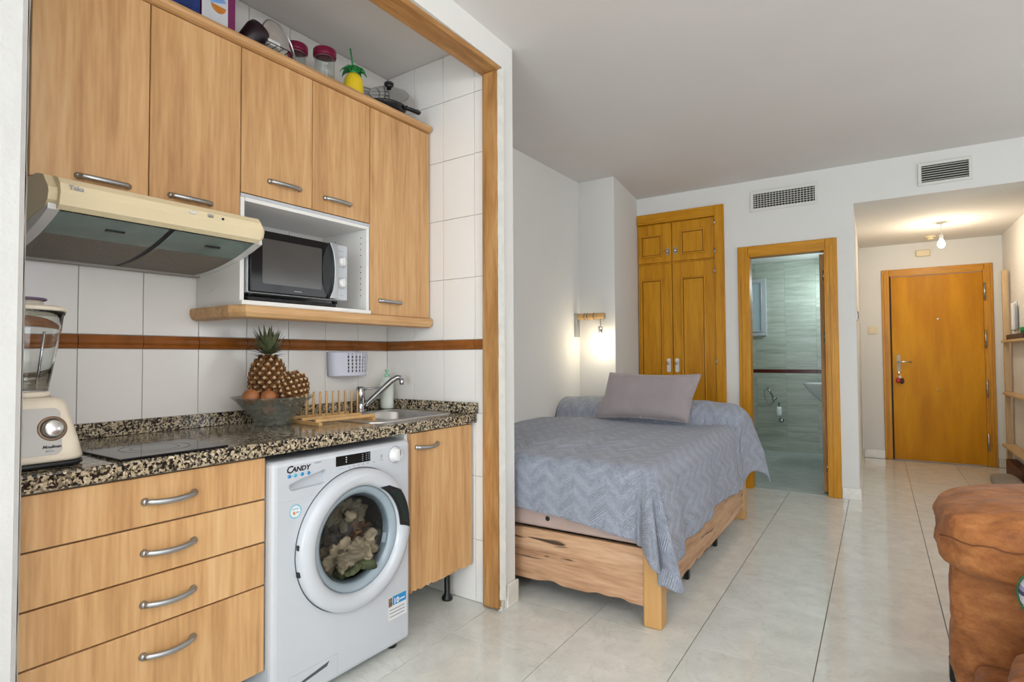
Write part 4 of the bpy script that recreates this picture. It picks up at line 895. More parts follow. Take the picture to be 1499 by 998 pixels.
def jar(y, lab, X_=-2.085):
    j = thing('storage_jar', lab, 'jar', (X_, y, ZT), 'storage jars with magenta lids')
    obj('glass', MB().lathe([(0, ZT + .0005), (.040, ZT + .0005), (.043, ZT + .006), (.043, ZT + .145), (.040, ZT + .151), (.040, ZT + .156), (.038, ZT + .156), (.038, ZT + .151), (.0405, ZT + .145), (.0405, ZT + .008), (0, ZT + .004)], (X_, y, 0), 'Z', 32), M['glass'], j)
    obj('lid', MB().lathe([(0, ZT + .1565), (.048, ZT + .1565), (.050, ZT + .161), (.050, ZT + .186), (.047, ZT + .190), (0, ZT + .191)], (X_, y, 0), 'Z', 32), M['magenta'], j)
jar(1.478, 'clear storage jar with magenta lid beside the standing pan lid', -2.155); jar(1.575, 'clear storage jar with magenta lid nearer the pineapple-shaped cup')
pc = thing('novelty_cup', 'yellow pineapple-shaped drinking cup with green leaves and straw', 'cup', (-2.06, 1.715, ZT))
obj('cup', MB().lathe([(0, ZT), (.028, ZT), (.040, ZT + .02), (.046, ZT + .06), (.042, ZT + .105), (.030, ZT + .128), (.022, ZT + .134), (0, ZT + .134)], (-2.06, 1.715, 0), 'Z', 28), M['yellow'], pc)
for i in range(8):
    a = 2 * math.pi * i / 8 + .3; d_ = Vector((math.cos(a), math.sin(a), 0)); s_ = Vector((-d_.y, d_.x, 0)); b = MB(); top, bot = [], []
    for k in range(6):
        t_ = k / 5; p_ = Vector((-2.06, 1.715, ZT + .134)) + d_ * (.010 + .052 * t_) + Vector((0, 0, .030 * math.sin(math.pi * t_ * .75) - .022 * t_ * t_)); w_ = .016 * math.sin(math.pi * (.15 + .85 * t_)) + .001
        top.append([b.bm.verts.new(p_ - s_ * w_), b.bm.verts.new(p_ + Vector((0, 0, .004))), b.bm.verts.new(p_ + s_ * w_)]); bot.append(b.bm.verts.new(p_ - Vector((0, 0, .003))))
    for k in range(5):
        a1, a2 = top[k], top[k + 1]
        for q in ((a1[0], a1[1], a2[1], a2[0]), (a1[1], a1[2], a2[2], a2[1]), (a1[2], bot[k], bot[k + 1], a2[2]), (bot[k], a1[0], a2[0], bot[k + 1])): b.bm.faces.new(q).smooth = True
    obj('leaf', b, M['green'], pc)
obj('cap', MB().lathe([(0, ZT + .132), (.020, ZT + .134), (.022, ZT + .142), (.012, ZT + .156), (0, ZT + .160)], (-2.06, 1.715, 0), 'Z', 20), M['green'], pc)
obj('straw', MB().tube([(-2.06, 1.715, ZT + .155), (-2.065, 1.700, ZT + .25)], .004, 8), M['green'], pc)
pn_ = thing('frying_pan', 'black frying pan on top of the cabinets near the side wall', 'pan', (-2.10, 1.955, ZT))
PX, PY = -2.060, 1.905
obj('pan', MB().lathe([(0, ZT), (.070, ZT), (.090, ZT + .012), (.105, ZT + .040), (.108, ZT + .046), (.104, ZT + .046), (.087, ZT + .016), (0, ZT + .006)], (PX, PY, 0), 'Z', 40), M['black'], pn_)
ph = obj('handle', MB().tube([(PX + .098, PY + .030, ZT + .034), (PX + .118, PY + .060, ZT + .030), (PX + .130, PY + .110, ZT + .026)], [.011, .014, .015], 8, flat=.6), M['black'], pn_)
obj('rivet', MB().lathe([(0, .006), (.006, .004), (.007, 0)], (PX + .108, PY + .044, ZT + .041), 'Z', 10), M['chrome'], ph)
obj('hang_ring', MB().lathe([(.003, .003), (.007, .003), (.007, 0)], (PX + .128, PY + .098, ZT + .0365), 'Z', 12), M['chrome'], ph)
gd = thing('glass_lid', 'glass lid with black knob leaning on the frying pan', 'lid', (PX, PY, ZT + .047))
TL = Matrix.Translation((-2.060, 1.935, ZT + .124)) @ Matrix.Rotation(R(48), 4, Vector((.68, .73, 0)))
obj('dome', MB().lathe([(.094, .002), (.075, .013), (.045, .022), (.014, .026), (0, .026)], (0, 0, 0), 'Z', 36).xf(TL), M['glass'], gd)
obj('rim', MB().tube([(.095 * math.cos(R(a)), .095 * math.sin(R(a)), 0) for a in range(0, 360, 9)], .003, 6, closed=True).xf(TL), M['satin'], gd)
obj('knob', MB().lathe([(0, .027), (.012, .027), (.010, .036), (.022, .043), (.024, .053), (.018, .060), (0, .061)], (0, 0, 0), 'Z', 20).xf(TL), M['black'], gd)
wr = thing('wire_trivet', 'round chromed wire trivet leaning behind the frying pan', 'trivet', (-2.20, 1.98, ZT))
TT = Matrix.Translation((-2.16, 1.90, ZT + .125)) @ Matrix.Rotation(R(-20), 4, 'Z') @ Matrix.Rotation(R(50), 4, 'Y')
obj('outer_ring', MB().tube([(.100 * math.cos(R(a)), .100 * math.sin(R(a)), 0) for a in range(0, 360, 9)], .003, 6, closed=True).xf(TT), M['satin'], wr)
obj('inner_ring', MB().tube([(.062 * math.cos(R(a)), .062 * math.sin(R(a)), 0) for a in range(0, 360, 12)], .0025, 6, closed=True).xf(TT), M['satin'], wr)
for i in range(-4, 5):
    x_ = i * .0215; w_ = math.sqrt(.10 ** 2 - x_ ** 2); obj('wire', MB().tube([(x_, -w_, 0), (x_, w_, 0)], .0022, 6).xf(TT), M['satin'], wr)

FRAME[0] = 'R'
# ============================================================ SLEEPING ALCOVE
bed = thing('bed', 'rustic oak bed frame with stout pine corner legs', 'bed', (-1.5, 3.3, 0))
XR = -.835; YF = 2.345; YH = 4.31
def board(x0, x1, y0, y1, axis, m, nm):
    n_ = 60; b = MB(); pts = []
    L0, L1 = (x0, x1) if axis == 'X' else (y0, y1)
    for i in range(n_ + 1):
        t_ = i / n_; w_ = .025 * max(0, noise.noise(Vector((t_ * 13, L0 * 3, 0)))) if (t_ > .55 if axis == 'X' else t_ < .35) else 0
        pts.append((L0 + (L1 - L0) * t_, .082 + w_))
    pts += [(L1, .325), (L0, .325)]
    if axis == 'X': b.prism(pts, y0, y1, 'Y')
    else: b.prism(pts, x0, x1, 'X')
    return obj(nm, b, m, bed)
board(-2.165, XR - .028, YF + .012, YF + .034, 'X', M['rustic'], 'foot_board')
board(XR - .002, XR + .020, YF + .078, YH - .09, 'Y', M['rustic_y'], 'side_board')
obj('head_board', MB().box(-2.165, XR - .03, YH - .03, YH - .01, .10, .32), M['rustic'], bed)
for (lx, ly) in ((XR - .027, YF), (XR - .052, YH - .085)):
    obj('leg', MB().box(lx, lx + .080, ly, ly + .075, 0, .337, .008, 3), M['bedleg'], bed)
for ly in (YF + .04, YH - .12): obj('leg', MB().box(-2.165, -2.10, ly, ly + .06, 0, .30, .006, 2), M['bedleg'], bed)
for k, ly in enumerate((2.95, 3.55)): obj('support_foot', MB().box(XR - .03, XR - .004, ly, ly + .03, 0, .12, .004, 1), M['black'], bed)
obj('divan_base', MB().box(-2.168, XR + .018, YF + .004, YH, .338, .432, .018, 4), M['pink'], bed)
obj('air_vent', MB().lathe([(0, -.002), (.007, -.002), (.011, -.003), (.012, 0)], (-1.327, YF + .004, .386), 'Y', 18), M['blackmat'], bed)
obj('mattress', MB().box(-2.168, XR + .006, YF + .02, YH, .434, .655, .04, 4), mat('mattress_cover', (.7, .7, .68), .8), bed)
# bedspread: one sheet over the top, down the foot and the side, with a bolster bump at the head
Wd, Lg = 1.370, 2.072                     # covered width and length of the top
OX, OY = -2.170, 4.40                    # wall side, head end
RR = .075
def sheet(u_, v_):
    s_, t_ = u_ * 1.845, v_ * 2.472
    q = RR * math.pi / 2
    a = max(0, s_ - (Wd - RR)); bb = max(0, t_ - (Lg - RR))
    tt = min(1, t_ / 1.95)
    side = .47 + .035 * math.cos(min(1, t_ / .8) * math.pi / 2) - .055 * math.sin(tt * math.pi)      # lengths of cloth over the edge
    foot = .272 + .098 * min(1, s_ / Wd) ** 3
    amax, bmax = 1.845 - (Wd - RR), 2.472 - (Lg - RR)
    a *= side / amax; bb *= foot / bmax
    x = OX + min(s_, Wd - RR); y = OY - min(t_, Lg - RR)
    d0 = OY - .20 - y; bump = .150 * (1 - (d0 / .21) ** 2) ** .55 if abs(d0) < .21 else 0
    z = .672 + bump * (.80 + .20 * min(1, max(0, (Wd - s_) / .25))) + .010 * noise.noise(Vector((x * 3, y * 3, 0))) + .005 * noise.noise(Vector((x * 9, y * 8, 2)))
    z += .006 * math.sin((x - y * .7) * 5.0) + .012 * math.exp(-((y - 3.0) / .5) ** 2)
    if a == 0 and bb == 0: return (x, y, z)
    dgr = (a ** 3.2 + bb ** 3.2) ** (1 / 3.2); th = math.atan2(bb, a); c2 = math.sin(2 * th)
    ph = min(dgr / RR, math.pi / 2); down = RR * (1 - math.cos(ph)) + max(0, dgr - q); low = max(0, dgr - q)
    out = RR * math.sin(ph) + low * (.03 + .27 * c2 ** 1.2)
    if bb == 0:
        hd_ = max(0, 1 - t_ / .45); out += low * .16 * hd_ + .03 * hd_ * min(1, dgr / .1)
        out += (.014 * (1 + math.sin(t_ * 9.5 + 1)) + .006 * (1 + math.sin(t_ * 21))) * min(1, low / .2)
        out += .020 * math.exp(-((t_ - 1.80) / .07) ** 2) * low / .3 - .008 * math.exp(-((t_ - 1.66) / .06) ** 2) * low / .3
    elif a == 0: out += .006 * math.sin(s_ * 8) * min(1, low / .2)
    else:
        out += .075 * math.cos((th - 1.02) * 2 * math.pi / .62) * c2 * low / .35
        down += .030 * math.cos((th - 1.02) * 2 * math.pi / .62) * c2 * low / .35 + .02 * c2 * low / .35
    x += math.cos(th) * out if a > 0 else 0; y -= math.sin(th) * out if bb > 0 else 0
    return (x, y, z - down)
b = MB().grid(sheet, 190, 240, uv=lambda u_, v_: (u_ * 1.845, v_ * 2.472))
bs = obj('bedspread', b, M['quilt'], label='quilted blue grey bedspread draped over the bed and bolster', cat='bedspread')
md = bs.modifiers.new('thickness', 'SOLIDIFY'); md.thickness = .006; md.offset = -1
# pillow
def pil(sgn):
    def f(u_, v_):
        a, c_ = 2 * u_ - 1, 2 * v_ - 1
        e = max(0, (1 - a ** 4)) ** .5 * max(0, (1 - c_ ** 4)) ** .5
        px_ = a * (.338 - .018 * (1 - abs(c_)) ** 1 * abs(a)); py_ = c_ * (.182 - .016 * (1 - a * a) - .0 * a)
        return (px_, sgn * (.072 * e + .004 * noise.noise(Vector((a * 3, c_ * 3, sgn)))) , py_)
    return f
b = MB().grid(pil(-1), 40, 26).grid(pil(1), 40, 26)
bmesh.ops.remove_doubles(b.bm, verts=b.bm.verts[:], dist=1e-5); bmesh.ops.recalc_face_normals(b.bm, faces=b.bm.faces[:])
PT = Matrix.Translation((-1.418, 3.99, .858)) @ Matrix.Rotation(R(3), 4, 'Z') @ Matrix.Rotation(R(-24), 4, 'X') @ Matrix.Rotation(R(.5), 4, 'Y')
sh = Matrix.Identity(4); sh[0][2] = .16
b.xf(PT @ sh)
pw = obj('pillow', b, M['pillow'], label='plump mauve grey pillow leaning on the bolster at the bed head', cat='pillow')
b = MB()
for s_, n_ in ((0, 0),):
    pts = [(.339 * math.copysign(1, c) , 0, s) for c, s in ()]
seam = [PT @ sh @ Vector((a * (.338 - .018 * (1 - abs(c_)) * abs(a)), 0, c_ * (.182 - .016 * (1 - a * a)))) for a, c_ in [(-1 + 2 * i / 20, -1) for i in range(20)] + [(1, -1 + 2 * i / 10) for i in range(10)] + [(1 - 2 * i / 20, 1) for i in range(20)] + [(-1, 1 - 2 * i / 10) for i in range(10)]]
obj('piping', b.tube(seam, .004, 6, closed=True), M['pillow'], pw)
obj('rounded_bag', MB().puff((-1.795, 4.63, .46), (.055, .06, .46), 3, 8), M['blackmat'], label='black rounded object showing above the pillow beside the pillar', cat='bag', origin=(-1.795, 4.63, 0))
ub = thing('folded_stand', 'black folded stand lying on the floor under the bed', 'stand', (-1.6, 2.6, 0))
obj('tube', MB().tube([(-1.78, 2.42, .05), (-1.40, 2.63, .045)], .022, 12), M['blackmat'], ub)
obj('bar', MB().tube([(-1.42, 2.62, .045), (-1.22, 2.74, .035)], .012, 10), M['rubber'], ub)
obj('panel', MB().box(-1.80, -1.45, 2.56, 2.66, .0, .045, .006, 2), M['black'], ub)
# wall lamp
wl = thing('wall_lamp', 'small lit wall lamp with wooden arm and hanging socket', 'lamp', (-2.16, 4.36, 1.32))
obj('back_plate', MB().box(-2.1745, -2.148, 4.335, 4.390, 1.318, 1.520, .002, 1), M['satin'], wl)
obj('arm', MB().lathe([(0, 0), (.024, 0), (.026, .004), (.026, .235), (.024, .240), (0, .240)], (-2.147, 4.358, 1.490), 'X', 16), M['bamboo'], wl)
for xx in (-2.085, -2.06, -2.00): obj('cord_wrap', MB().lathe([(.0265, 0), (.0295, .003), (.0265, .006)], (xx, 4.358, 1.490), 'X', 16), M['rubber'], wl)
obj('cord', MB().tube([(-1.942, 4.358, 1.465), (-1.942, 4.358, 1.400)], .0025, 6), M['rubber'], wl)
obj('socket', MB().lathe([(0, 1.402), (.018, 1.402), (.020, 1.398), (.020, 1.345), (.017, 1.345), (0, 1.345)], (-1.942, 4.358, 0), 'Z', 16), M['steel'], wl)
obj('bulb', MB().lathe([(.012, 1.3445), (.020, 1.330), (.024, 1.312), (.020, 1.293), (.010, 1.285), (0, 1.283)], (-1.942, 4.358, 0), 'Z', 16), M['bulb'], wl)
point('wall_lamp_light', (-1.942, 4.33, 1.245), 2.2, (1, .86, .62), .03)

# ============================================================ WARDROBE
wd = thing('wardrobe', 'built-in golden oak wardrobe with panelled doors behind the bed', 'wardrobe', (-1.55, YW, 0))
b = MB(); b.box(-1.949, -1.222, YW - .028, YW - .0005, 2.432, 2.515, .004, 2); obj('head_casing', b, M['oak_x'], wd)
obj('side_casing', MB().box(-1.221, -1.139, YW - .028, YW - .0005, 0, 2.515, .004, 2), M['oak'], wd)
obj('cornice_bead', MB().box(-1.949, -1.222, YW - .034, YW - .010, 2.418, 2.432, .003, 2), M['oak_x'], wd)
obj('carcass', MB().box(-1.952, -1.142, YW + .022, YW + .095, .0, 2.485), M['oak'], wd)
def pdoor(x0, x1, z0, z1, pz, knobx, knobz, plate):
    d_ = obj('door', MB().box(x0 + .002, x1 - .002, YW - .001, YW + .021, z0, z1, .003, 2), M['oak'], wd)
    a0, a1 = x0 + (.028 if x0 < -1.8 else .085), x1 - (.090 if x0 < -1.8 else .085); c0, c1 = pz
    for q in ((a0, a0 + .014, c0, c1), (a1 - .014, a1, c0, c1)): obj('moulding', MB().box(q[0], q[1], YW - .017, YW - .0012, q[2], q[3], .004, 2), M['oak'], d_)
    for q in ((a0 + .014, a1 - .014, c0, c0 + .014), (a0 + .014, a1 - .014, c1 - .014, c1)): obj('moulding', MB().box(q[0], q[1], YW - .017, YW - .0012, q[2], q[3], .004, 2), M['oak_x'], d_)
    obj('groove', MB().box(a0 + .0145, a1 - .0145, YW - .0022, YW - .0011, c0 + .0145, c1 - .0145), mat('oak_groove_shade', (.16, .06, .004), .5) if 'groove_shade_m' not in M else M['groove_shade_m'], d_)  # dark sheet that paints in the shade between moulding and panel
    obj('panel', MB().box(a0 + .020, a1 - .020, YW - .007, YW - .0023, c0 + .020, c1 - .020, .003, 2), M['oak'], d_)
    if plate:
        obj('handle_plate', MB().prism(rrect(knobx - .018, knobx + .018, knobz - .085, knobz + .045, .015, 4), YW - .005, YW - .0012, 'Y'), M['whitep'], d_)
    else: obj('rose', MB().prism(rrect(knobx - .013, knobx + .013, knobz - .035, knobz + .035, .012, 4), YW - .004, YW - .0012, 'Y'), M['satin'], d_)
    obj('knob', MB().lathe([(0, -.030), (.012, -.028), (.015, -.020), (.008, -.010), (.007, 0)], (knobx, YW - .004, knobz), 'Y', 16), M['steel'], d_)
    return d_
pdoor(-1.949, -1.617, 2.045, 2.415, (2.10, 2.31), -1.655, 2.143, False)
pdoor(-1.615, -1.224, 2.045, 2.415, (2.10, 2.325), -1.580, 2.143, False)
pdoor(-1.949, -1.617, .06, 2.025, (.20, 1.885), -1.657, 1.085, True)
pdoor(-1.615, -1.224, .06, 2.025, (.20, 1.885), -1.578, 1.085, True)
for z_ in (2.36, 2.10, 1.92, 1.10, .3): obj('hinge', MB().lathe([(0, z_ - .025), (.006, z_ - .025), (.006, z_ + .025), (0, z_ + .025)], (-1.219, YW - .032, 0), 'Z', 10), M['satin'], wd)

# ============================================================ WALL OPENINGS, VENTS
ft = lambda x0, x1, z1, nm, lab, yf, m='oak', wdt=.078, dep=.12: None
def doorframe(nm, lab, x0, x1, z1, wdt, yf):
    f = thing(nm, lab, 'door frame', ((x0 + x1) / 2, yf, 0))
    for a0, a1, s_ in ((x0, x0 + wdt, 1), (x1 - wdt, x1, -1)):
        obj('casing', MB().box(a0, a1, yf - .018, yf - .0008, 0, z1, .004, 2), M['oak'], f)
        c_ = (a0 + a1) / 2; obj('bead', MB().box(c_ - .012, c_ + .012, yf - .023, yf - .0182, 0, z1 - wdt * .6, .002, 2), M['oak'], f)
        e0 = a1 if s_ > 0 else a0 - .014
        obj('lining', MB().box(a1 - .004 if s_ > 0 else a0 - .010, a1 + .010 if s_ > 0 else a0 + .004, yf - .016, yf + .10, 0, z1 - wdt + .004, .002, 1), M['oak'], f)
    obj('head_casing', MB().box(x0 + wdt + .0005, x1 - wdt - .0005, yf - .018, yf - .0008, z1 - wdt, z1, .004, 2), M['oak_x'], f)
    obj('head_lining', MB().box(x0 + wdt + .011, x1 - wdt - .011, yf - .016, yf + .10, z1 - wdt - .010, z1 - wdt + .004, .002, 1), M['oak_x'], f)
    return f
doorframe('door_frame', 'golden oak frame round the open bathroom doorway', -1.028, -.264, 2.108, .086, YW)
ef = doorframe('door_frame', 'golden oak frame round the closed entry door', .046, 1.005, 2.093, .070, YD)
bd = thing('bathroom_door', 'oak bathroom door standing open, seen edge on', 'door', (-.38, YW + .4, 0))
obj('leaf', MB().box(-.402, -.368, YW + .112, YW + .78, .012, 2.0, .002, 1), M['rawjamb'], bd)
for z_ in (1.82, 1.30, .22): obj('hinge', MB().lathe([(0, z_ - .04), (.007, z_ - .04), (.007, z_ + .04), (0, z_ + .04)], (-.372, YW + .104, 0), 'Z', 10), M['chrome'], bd)
def frame_rect(b, x0, x1, z0, z1, w_, y0, y1):
    b.box(x0, x1, y0, y1, z1 - w_, z1, .002, 1); b.box(x0, x1, y0, y1, z0, z0 + w_, .002, 1)
    b.box(x0, x0 + w_, y0, y1, z0 + w_, z1 - w_, .002, 1); b.box(x1 - w_, x1, y0, y1, z0 + w_, z1 - w_, .002, 1); return b
v1 = thing('air_vent', 'white eggcrate air vent high above the bathroom doorway', 'vent', (-.65, YW, 2.41))
obj('frame', frame_rect(MB(), -.917, -.387, 2.408, 2.586, .027, YW - .012, YW - .0008), M['grille'], v1)
obj('backing', MB().box(-.89, -.414, YW - .0025, YW - .0008, 2.435, 2.559), M['darkgap'], v1)
sl_ = None
for i in range(20):
    x_ = -.878 + .0237 * i
    if sl_ is None: sl_ = obj('slat', MB().box(x_, x_ + .003, YW - .008, YW - .003, 2.435, 2.559), M['grille'], v1, origin=(x_, YW, 2.435))
    else: part_at(sl_, v1, (x_, YW, 2.435))
for i in range(6): obj('slat', MB().box(-.89, -.414, YW - .011, YW - .008, 2.450 + .0185 * i, 2.454 + .0185 * i), M['grille'], v1)
v2 = thing('air_vent', 'white louvred air vent high above the hall opening', 'vent', (.445, YW, 2.434))
obj('frame', frame_rect(MB(), .282, .608, 2.434, 2.604, .022, YW - .014, YW - .0008), M['grille'], v2)
obj('backing', MB().box(.304, .586, YW - .0025, YW - .0008, 2.456, 2.582), M['darkgap'], v2)
for i in range(7): obj('slat', MB().prism([(YW - .012, 2.462 + .0175 * i), (YW - .003, 2.468 + .0175 * i), (YW - .003, 2.4705 + .0175 * i), (YW - .012, 2.4645 + .0175 * i)], .304, .586, 'X'), M['grille'], v2)

# ============================================================ ENTRY
ed = thing('entry_door', 'closed golden oak entry door at the end of the hall', 'door', (.535, YD, 0))
obj('leaf', MB().box(.131, .925, YD - .008, YD + .04, .006, 2.008, .004, 2), M['oakdoor'], ed)
obj('lock_plate', MB().prism(rrect(.172, .204, .965, 1.150, .004, 2), YD - .013, YD - .0085, 'Y'), mat('brushed_plate', (.40, .38, .33), .5), ed)
obj('lever', MB().tube([(.188, YD - .012, 1.075), (.188, YD - .050, 1.075), (.20, YD - .056, 1.075), (.305, YD - .056, 1.073)], .009, 10), M['steel'], ed)
obj('peephole', MB().lathe([(0, -.003), (.006, -.003), (.011, 0)], (.545, YD - .0085, 1.531), 'Y', 14), M['steel'], ed)
obj('door_knob', MB().lathe([(0, -.012), (.008, -.010), (.011, 0)], (.531, YD - .0085, .778), 'Y', 14), M['steel'], ed)
for z_ in (1.80, 1.31, .80, .25): obj('hinge', MB().lathe([(0, z_ - .09), (.009, z_ - .09), (.009, z_ + .09), (0, z_ + .09)], (.934, YD - .030, 0), 'Z', 10), M['satin'], ed)
obj('gap_shade_strip', MB().box(.117, .1305, YD - .0172, YD - .0005, .002, 2.02), M['darkgap'], ed)  # dark strip painted in for the shade of the gap beside the leaf
ky = thing('key_bunch', 'bunch of keys with a red charm hanging from the entry door lock', 'keys', (.195, YD - .03, .84))
obj('key', MB().box(.184, .192, YD - .040, YD - .0135, .950, .970, .001, 1), M['steel'], ky)
obj('key_ring', MB().tube([(.190 + .016 * math.cos(R(a)), YD - .032, .925 + .022 * math.sin(R(a))) for a in range(0, 360, 20)], .0018, 6, closed=True), M['steel'], ky)
obj('charm', MB().puff((.182, YD - .035, .872), (.022, .014, .030), 2.5, 4), M['red'], ky)
obj('fob', MB().puff((.215, YD - .032, .865), (.020, .014, .030), 2.5, 4), M['darkplum'], ky)
obj('fob', MB().puff((.196, YD - .030, .905), (.014, .010, .018), 2.5, 4), M['whitep'], ky)
al = obj('alarm_box', MB().box(.366, .494, YD - .035, YD - .001, 2.215, 2.285, .010, 3), M['cream'], label='cream box on the wall above the entry door', cat='fuse box')
sd = thing('smoke_detector', 'white round smoke detector on the hall ceiling', 'smoke detector', (.47, 7.25, 2.33))
obj('base', MB().lathe([(0, 2.369), (.050, 2.369), (.052, 2.362), (.050, 2.352), (0, 2.351)], (.475, 7.18, 0), 'Z', 24), M['cream'], sd)
obj('sensor', MB().lathe([(0, 2.350), (.030, 2.350), (.028, 2.332), (0, 2.330)], (.475, 7.18, 0), 'Z', 20), M['cream'], sd)
hl = thing('ceiling_bulb', 'bare glowing bulb hanging from the hall ceiling', 'lamp', (.505, 6.45, 2.2))
HX, HY = .51, 6.50
obj('ceiling_plate', MB().lathe([(0, 2.369), (.035, 2.369), (.030, 2.360), (0, 2.358)], (HX, HY, 0), 'Z', 20), M['grille'], hl)
obj('flex', MB().tube([(HX, HY, 2.36), (HX, HY, 2.255)], .003, 6), M['whitep'], hl)
obj('socket', MB().lathe([(0, 2.256), (.012, 2.254), (.016, 2.245), (.016, 2.215), (0, 2.214)], (HX, HY, 0), 'Z', 16), M['whitep'], hl)
obj('bulb', MB().lathe([(.013, 2.213), (.022, 2.195), (.030, 2.172), (.030, 2.160), (.020, 2.140), (0, 2.132)], (HX, HY, 0), 'Z', 20), M['bulb'], hl)
point('hall_bulb_light', (HX, HY, 2.09), 15, (1, .83, .62), .035)
sw = thing('light_switch', 'cream light switch on the wall left of the entry door', 'switch', (-.045, YD, 1.38))
obj('plate', MB().box(-.088, -.004, YD - .010, YD - .001, 1.388, 1.470, .003, 2), M['cream'], sw); obj('rocker', MB().box(-.072, -.020, YD - .015, YD - .0105, 1.404, 1.454, .002, 2), M['cream'], sw)
s2 = thing('light_switch', 'slim grey switch on the hall side of the corner', 'switch', (-.15, 5.6, 1.46))
obj('plate', MB().box(-.146, -.136, 5.50, 5.58, 1.44, 1.53, .003, 2), M['satin'], s2); obj('rocker', MB().box(-.1355, -.131, 5.515, 5.565, 1.455, 1.515, .001, 1), M['rubber'], s2)
# shelves on the right of the hall
shf = thing('hall_shelves', 'open pine shelves against the right wall of the hall', 'shelves', (1.04, 6.6, 0))
obj('post', MB().box(1.022, 1.062, 7.16, 7.20, 0, 1.965, .003, 2), M['pine'], shf)
for z_, nm in ((1.262, 1), (.765, 2), (.270, 3)): obj('shelf', MB().box(1.0 if nm < 3 else .985, 1.0845, 5.75, 7.155, z_, z_ + .022, .002, 1), M['pine_y'], shf)
obj('post', MB().box(1.022, 1.062, 5.70, 5.74, 0, 1.965, .003, 2), M['pine'], shf)
obj('flat_box', MB().box(1.005, 1.075, 6.2, 6.92, 1.2855, 1.33, .004, 2), mat('dark_brown_card', (.07, .045, .04), .6), label='flat dark brown box lying on the upper hall shelf', cat='box')
obj('green_pot', MB().lathe([(0, 0), (.022, 0), (.026, .05), (.022, .052), (0, .04)], (1.045, 6.40, 1.3305), 'Z', 14), M['green'], label='small green pot standing on the flat dark box', cat='pot')
ic = thing('intercom', 'white intercom handset on the right wall of the hall', 'intercom', (1.07, 6.9, 1.38))
obj('base', MB().box(1.058, 1.084, 6.86, 6.96, 1.38, 1.64, .006, 2), M['whitep'], ic)
obj('handset', MB().box(1.030, 1.0575, 6.80, 6.855, 1.37, 1.62, .010, 3), M['whitep'], ic)
obj('cord', MB().tube([(1.05, 6.84, 1.37), (1.055, 6.82, 1.355), (1.06, 6.86, 1.36), (1.068, 6.88, 1.38)], .003, 6), M['greyink'], ic)
obj('dark_crate', MB().box(1.0, 1.08, 6.35, 7.08, .001, .16, .004, 2), mat('dark_red_wood', (.09, .03, .015), .5), label='low dark brown crate below the bottom hall shelf', cat='crate')
obj('floor_cushion', MB().puff((.90, 6.35, .055), (.10, .30, .052), 3, 8, .01, 4), M['greycush'], label='flat taupe cushion on the floor beside the hall shelves', cat='cushion')

# ============================================================ BATHROOM
BYW = 7.50; BXL, BXR = -1.62, -.265
obj('floor_bathroom', MB().box(BXL, BXR + .01, YW + .012, BYW, .0005, .003), M['bathfloor'], kind=S)
wb = obj('wall_bathroom_back', MB().box(BXL, BXR, BYW, BYW + .08, 0, 2.5), M['grout'], kind=S)
obj('wall_bathroom_left', MB().box(BXL - .1, BXL, YW + .1, BYW + .08, 0, 2.5), M['bathtile'], kind=S)
obj('wall_bathroom_right', MB().box(BXR, BXR + .012, YW + .1, BYW, 0, 2.5), M['bathtile'], kind=S)
obj('ceiling_bathroom', MB().box(BXL, BXR, YW + .1, BYW, 2.285, 2.36), M['plaster'], kind=S)
x_ = -.931 - .33 * 2
for i in range(5):
    a0, a1 = max(BXL, x_ + .33 * i), min(BXR, x_ + .33 * (i + 1))
    if a1 - a0 < .02: continue
    zs = [0, .24, .48, .72, .94]; zt = [.983, 1.24, 1.5, 1.76, 2.02, 2.284]
    for q in (zs, zt):
        for z0, z1 in zip(q, q[1:]): obj('tile', MB().box(a0 + .0005, a1 - .0005, BYW - .006, BYW - .0002, z0 + .0004, z1 - .0004, .0005, 1), M['bathtile'], wb)
    obj('band_tile', MB().box(a0 + .001, a1 - .001, BYW - .009, BYW - .0002, .941, .982, .002, 1), M['bathband'], wb)
wn = obj('window_1', frame_rect(MB(), -1.345, -1.135, 1.395, 2.095, .045, BYW - .045, BYW - .0065), M['white'], kind=S)
obj('sash', frame_rect(MB(), -1.299, -1.181, 1.442, 2.048, .012, BYW - .055, BYW - .040), M['white'], wn)
obj('pane', MB().box(-1.286, -1.194, BYW - .044, BYW - .038, 1.455, 2.035), M['bathwhite'], wn)
ba = thing('washbasin', 'white washbasin on the right of the bathroom', 'washbasin', (-.40, 6.80, 0))
b = MB().lathe([(0, .590), (.05, .600), (.12, .66), (.22, .755), (.27, .830), (.275, .850), (.262, .852), (.21, .80), (.10, .74), (0, .735)], (-.415, 6.90, 0), 'Z', 36, sx=1.0, sy=.85)
for v in b.bm.verts: v.co.x = min(v.co.x, BXR - .003)
obj('basin', b, M['ceram'], ba)
b = MB().lathe([(.085, .0), (.075, .02), (.062, .4), (.08, .66)], (-.365, 6.90, 0), 'Z', 24); 
obj('pedestal', b, M['ceram'], ba)
obj('tap', MB().tube([(-.30, 6.90, .845), (-.30, 6.90, .93), (-.33, 6.90, .955), (-.43, 6.90, .945)], .012, 10), M['chrome'], ba)
hh_ = thing('bidet_spray', 'chrome hand spray on the bathroom back wall', 'shower head', (-1.10, BYW, .60))
obj('holder', MB().puff((-1.065, BYW - .03, .635), (.028, .022, .022), 2.5, 4), M['satin'], hh_)
obj('handle', MB().tube([(-1.075, BYW - .045, .650), (-1.135, BYW - .06, .765)], [.008, .012], 10), M['chrome'], hh_)
obj('hose', MB().tube([(-1.135, BYW - .05, .77), (-1.175, BYW - .04, .72), (-1.165, BYW - .03, .62), (-1.115, BYW - .03, .54), (-1.08, BYW - .03, .58), (-1.065, BYW - .03, .615)], .004, 8), M['satin'], hh_)
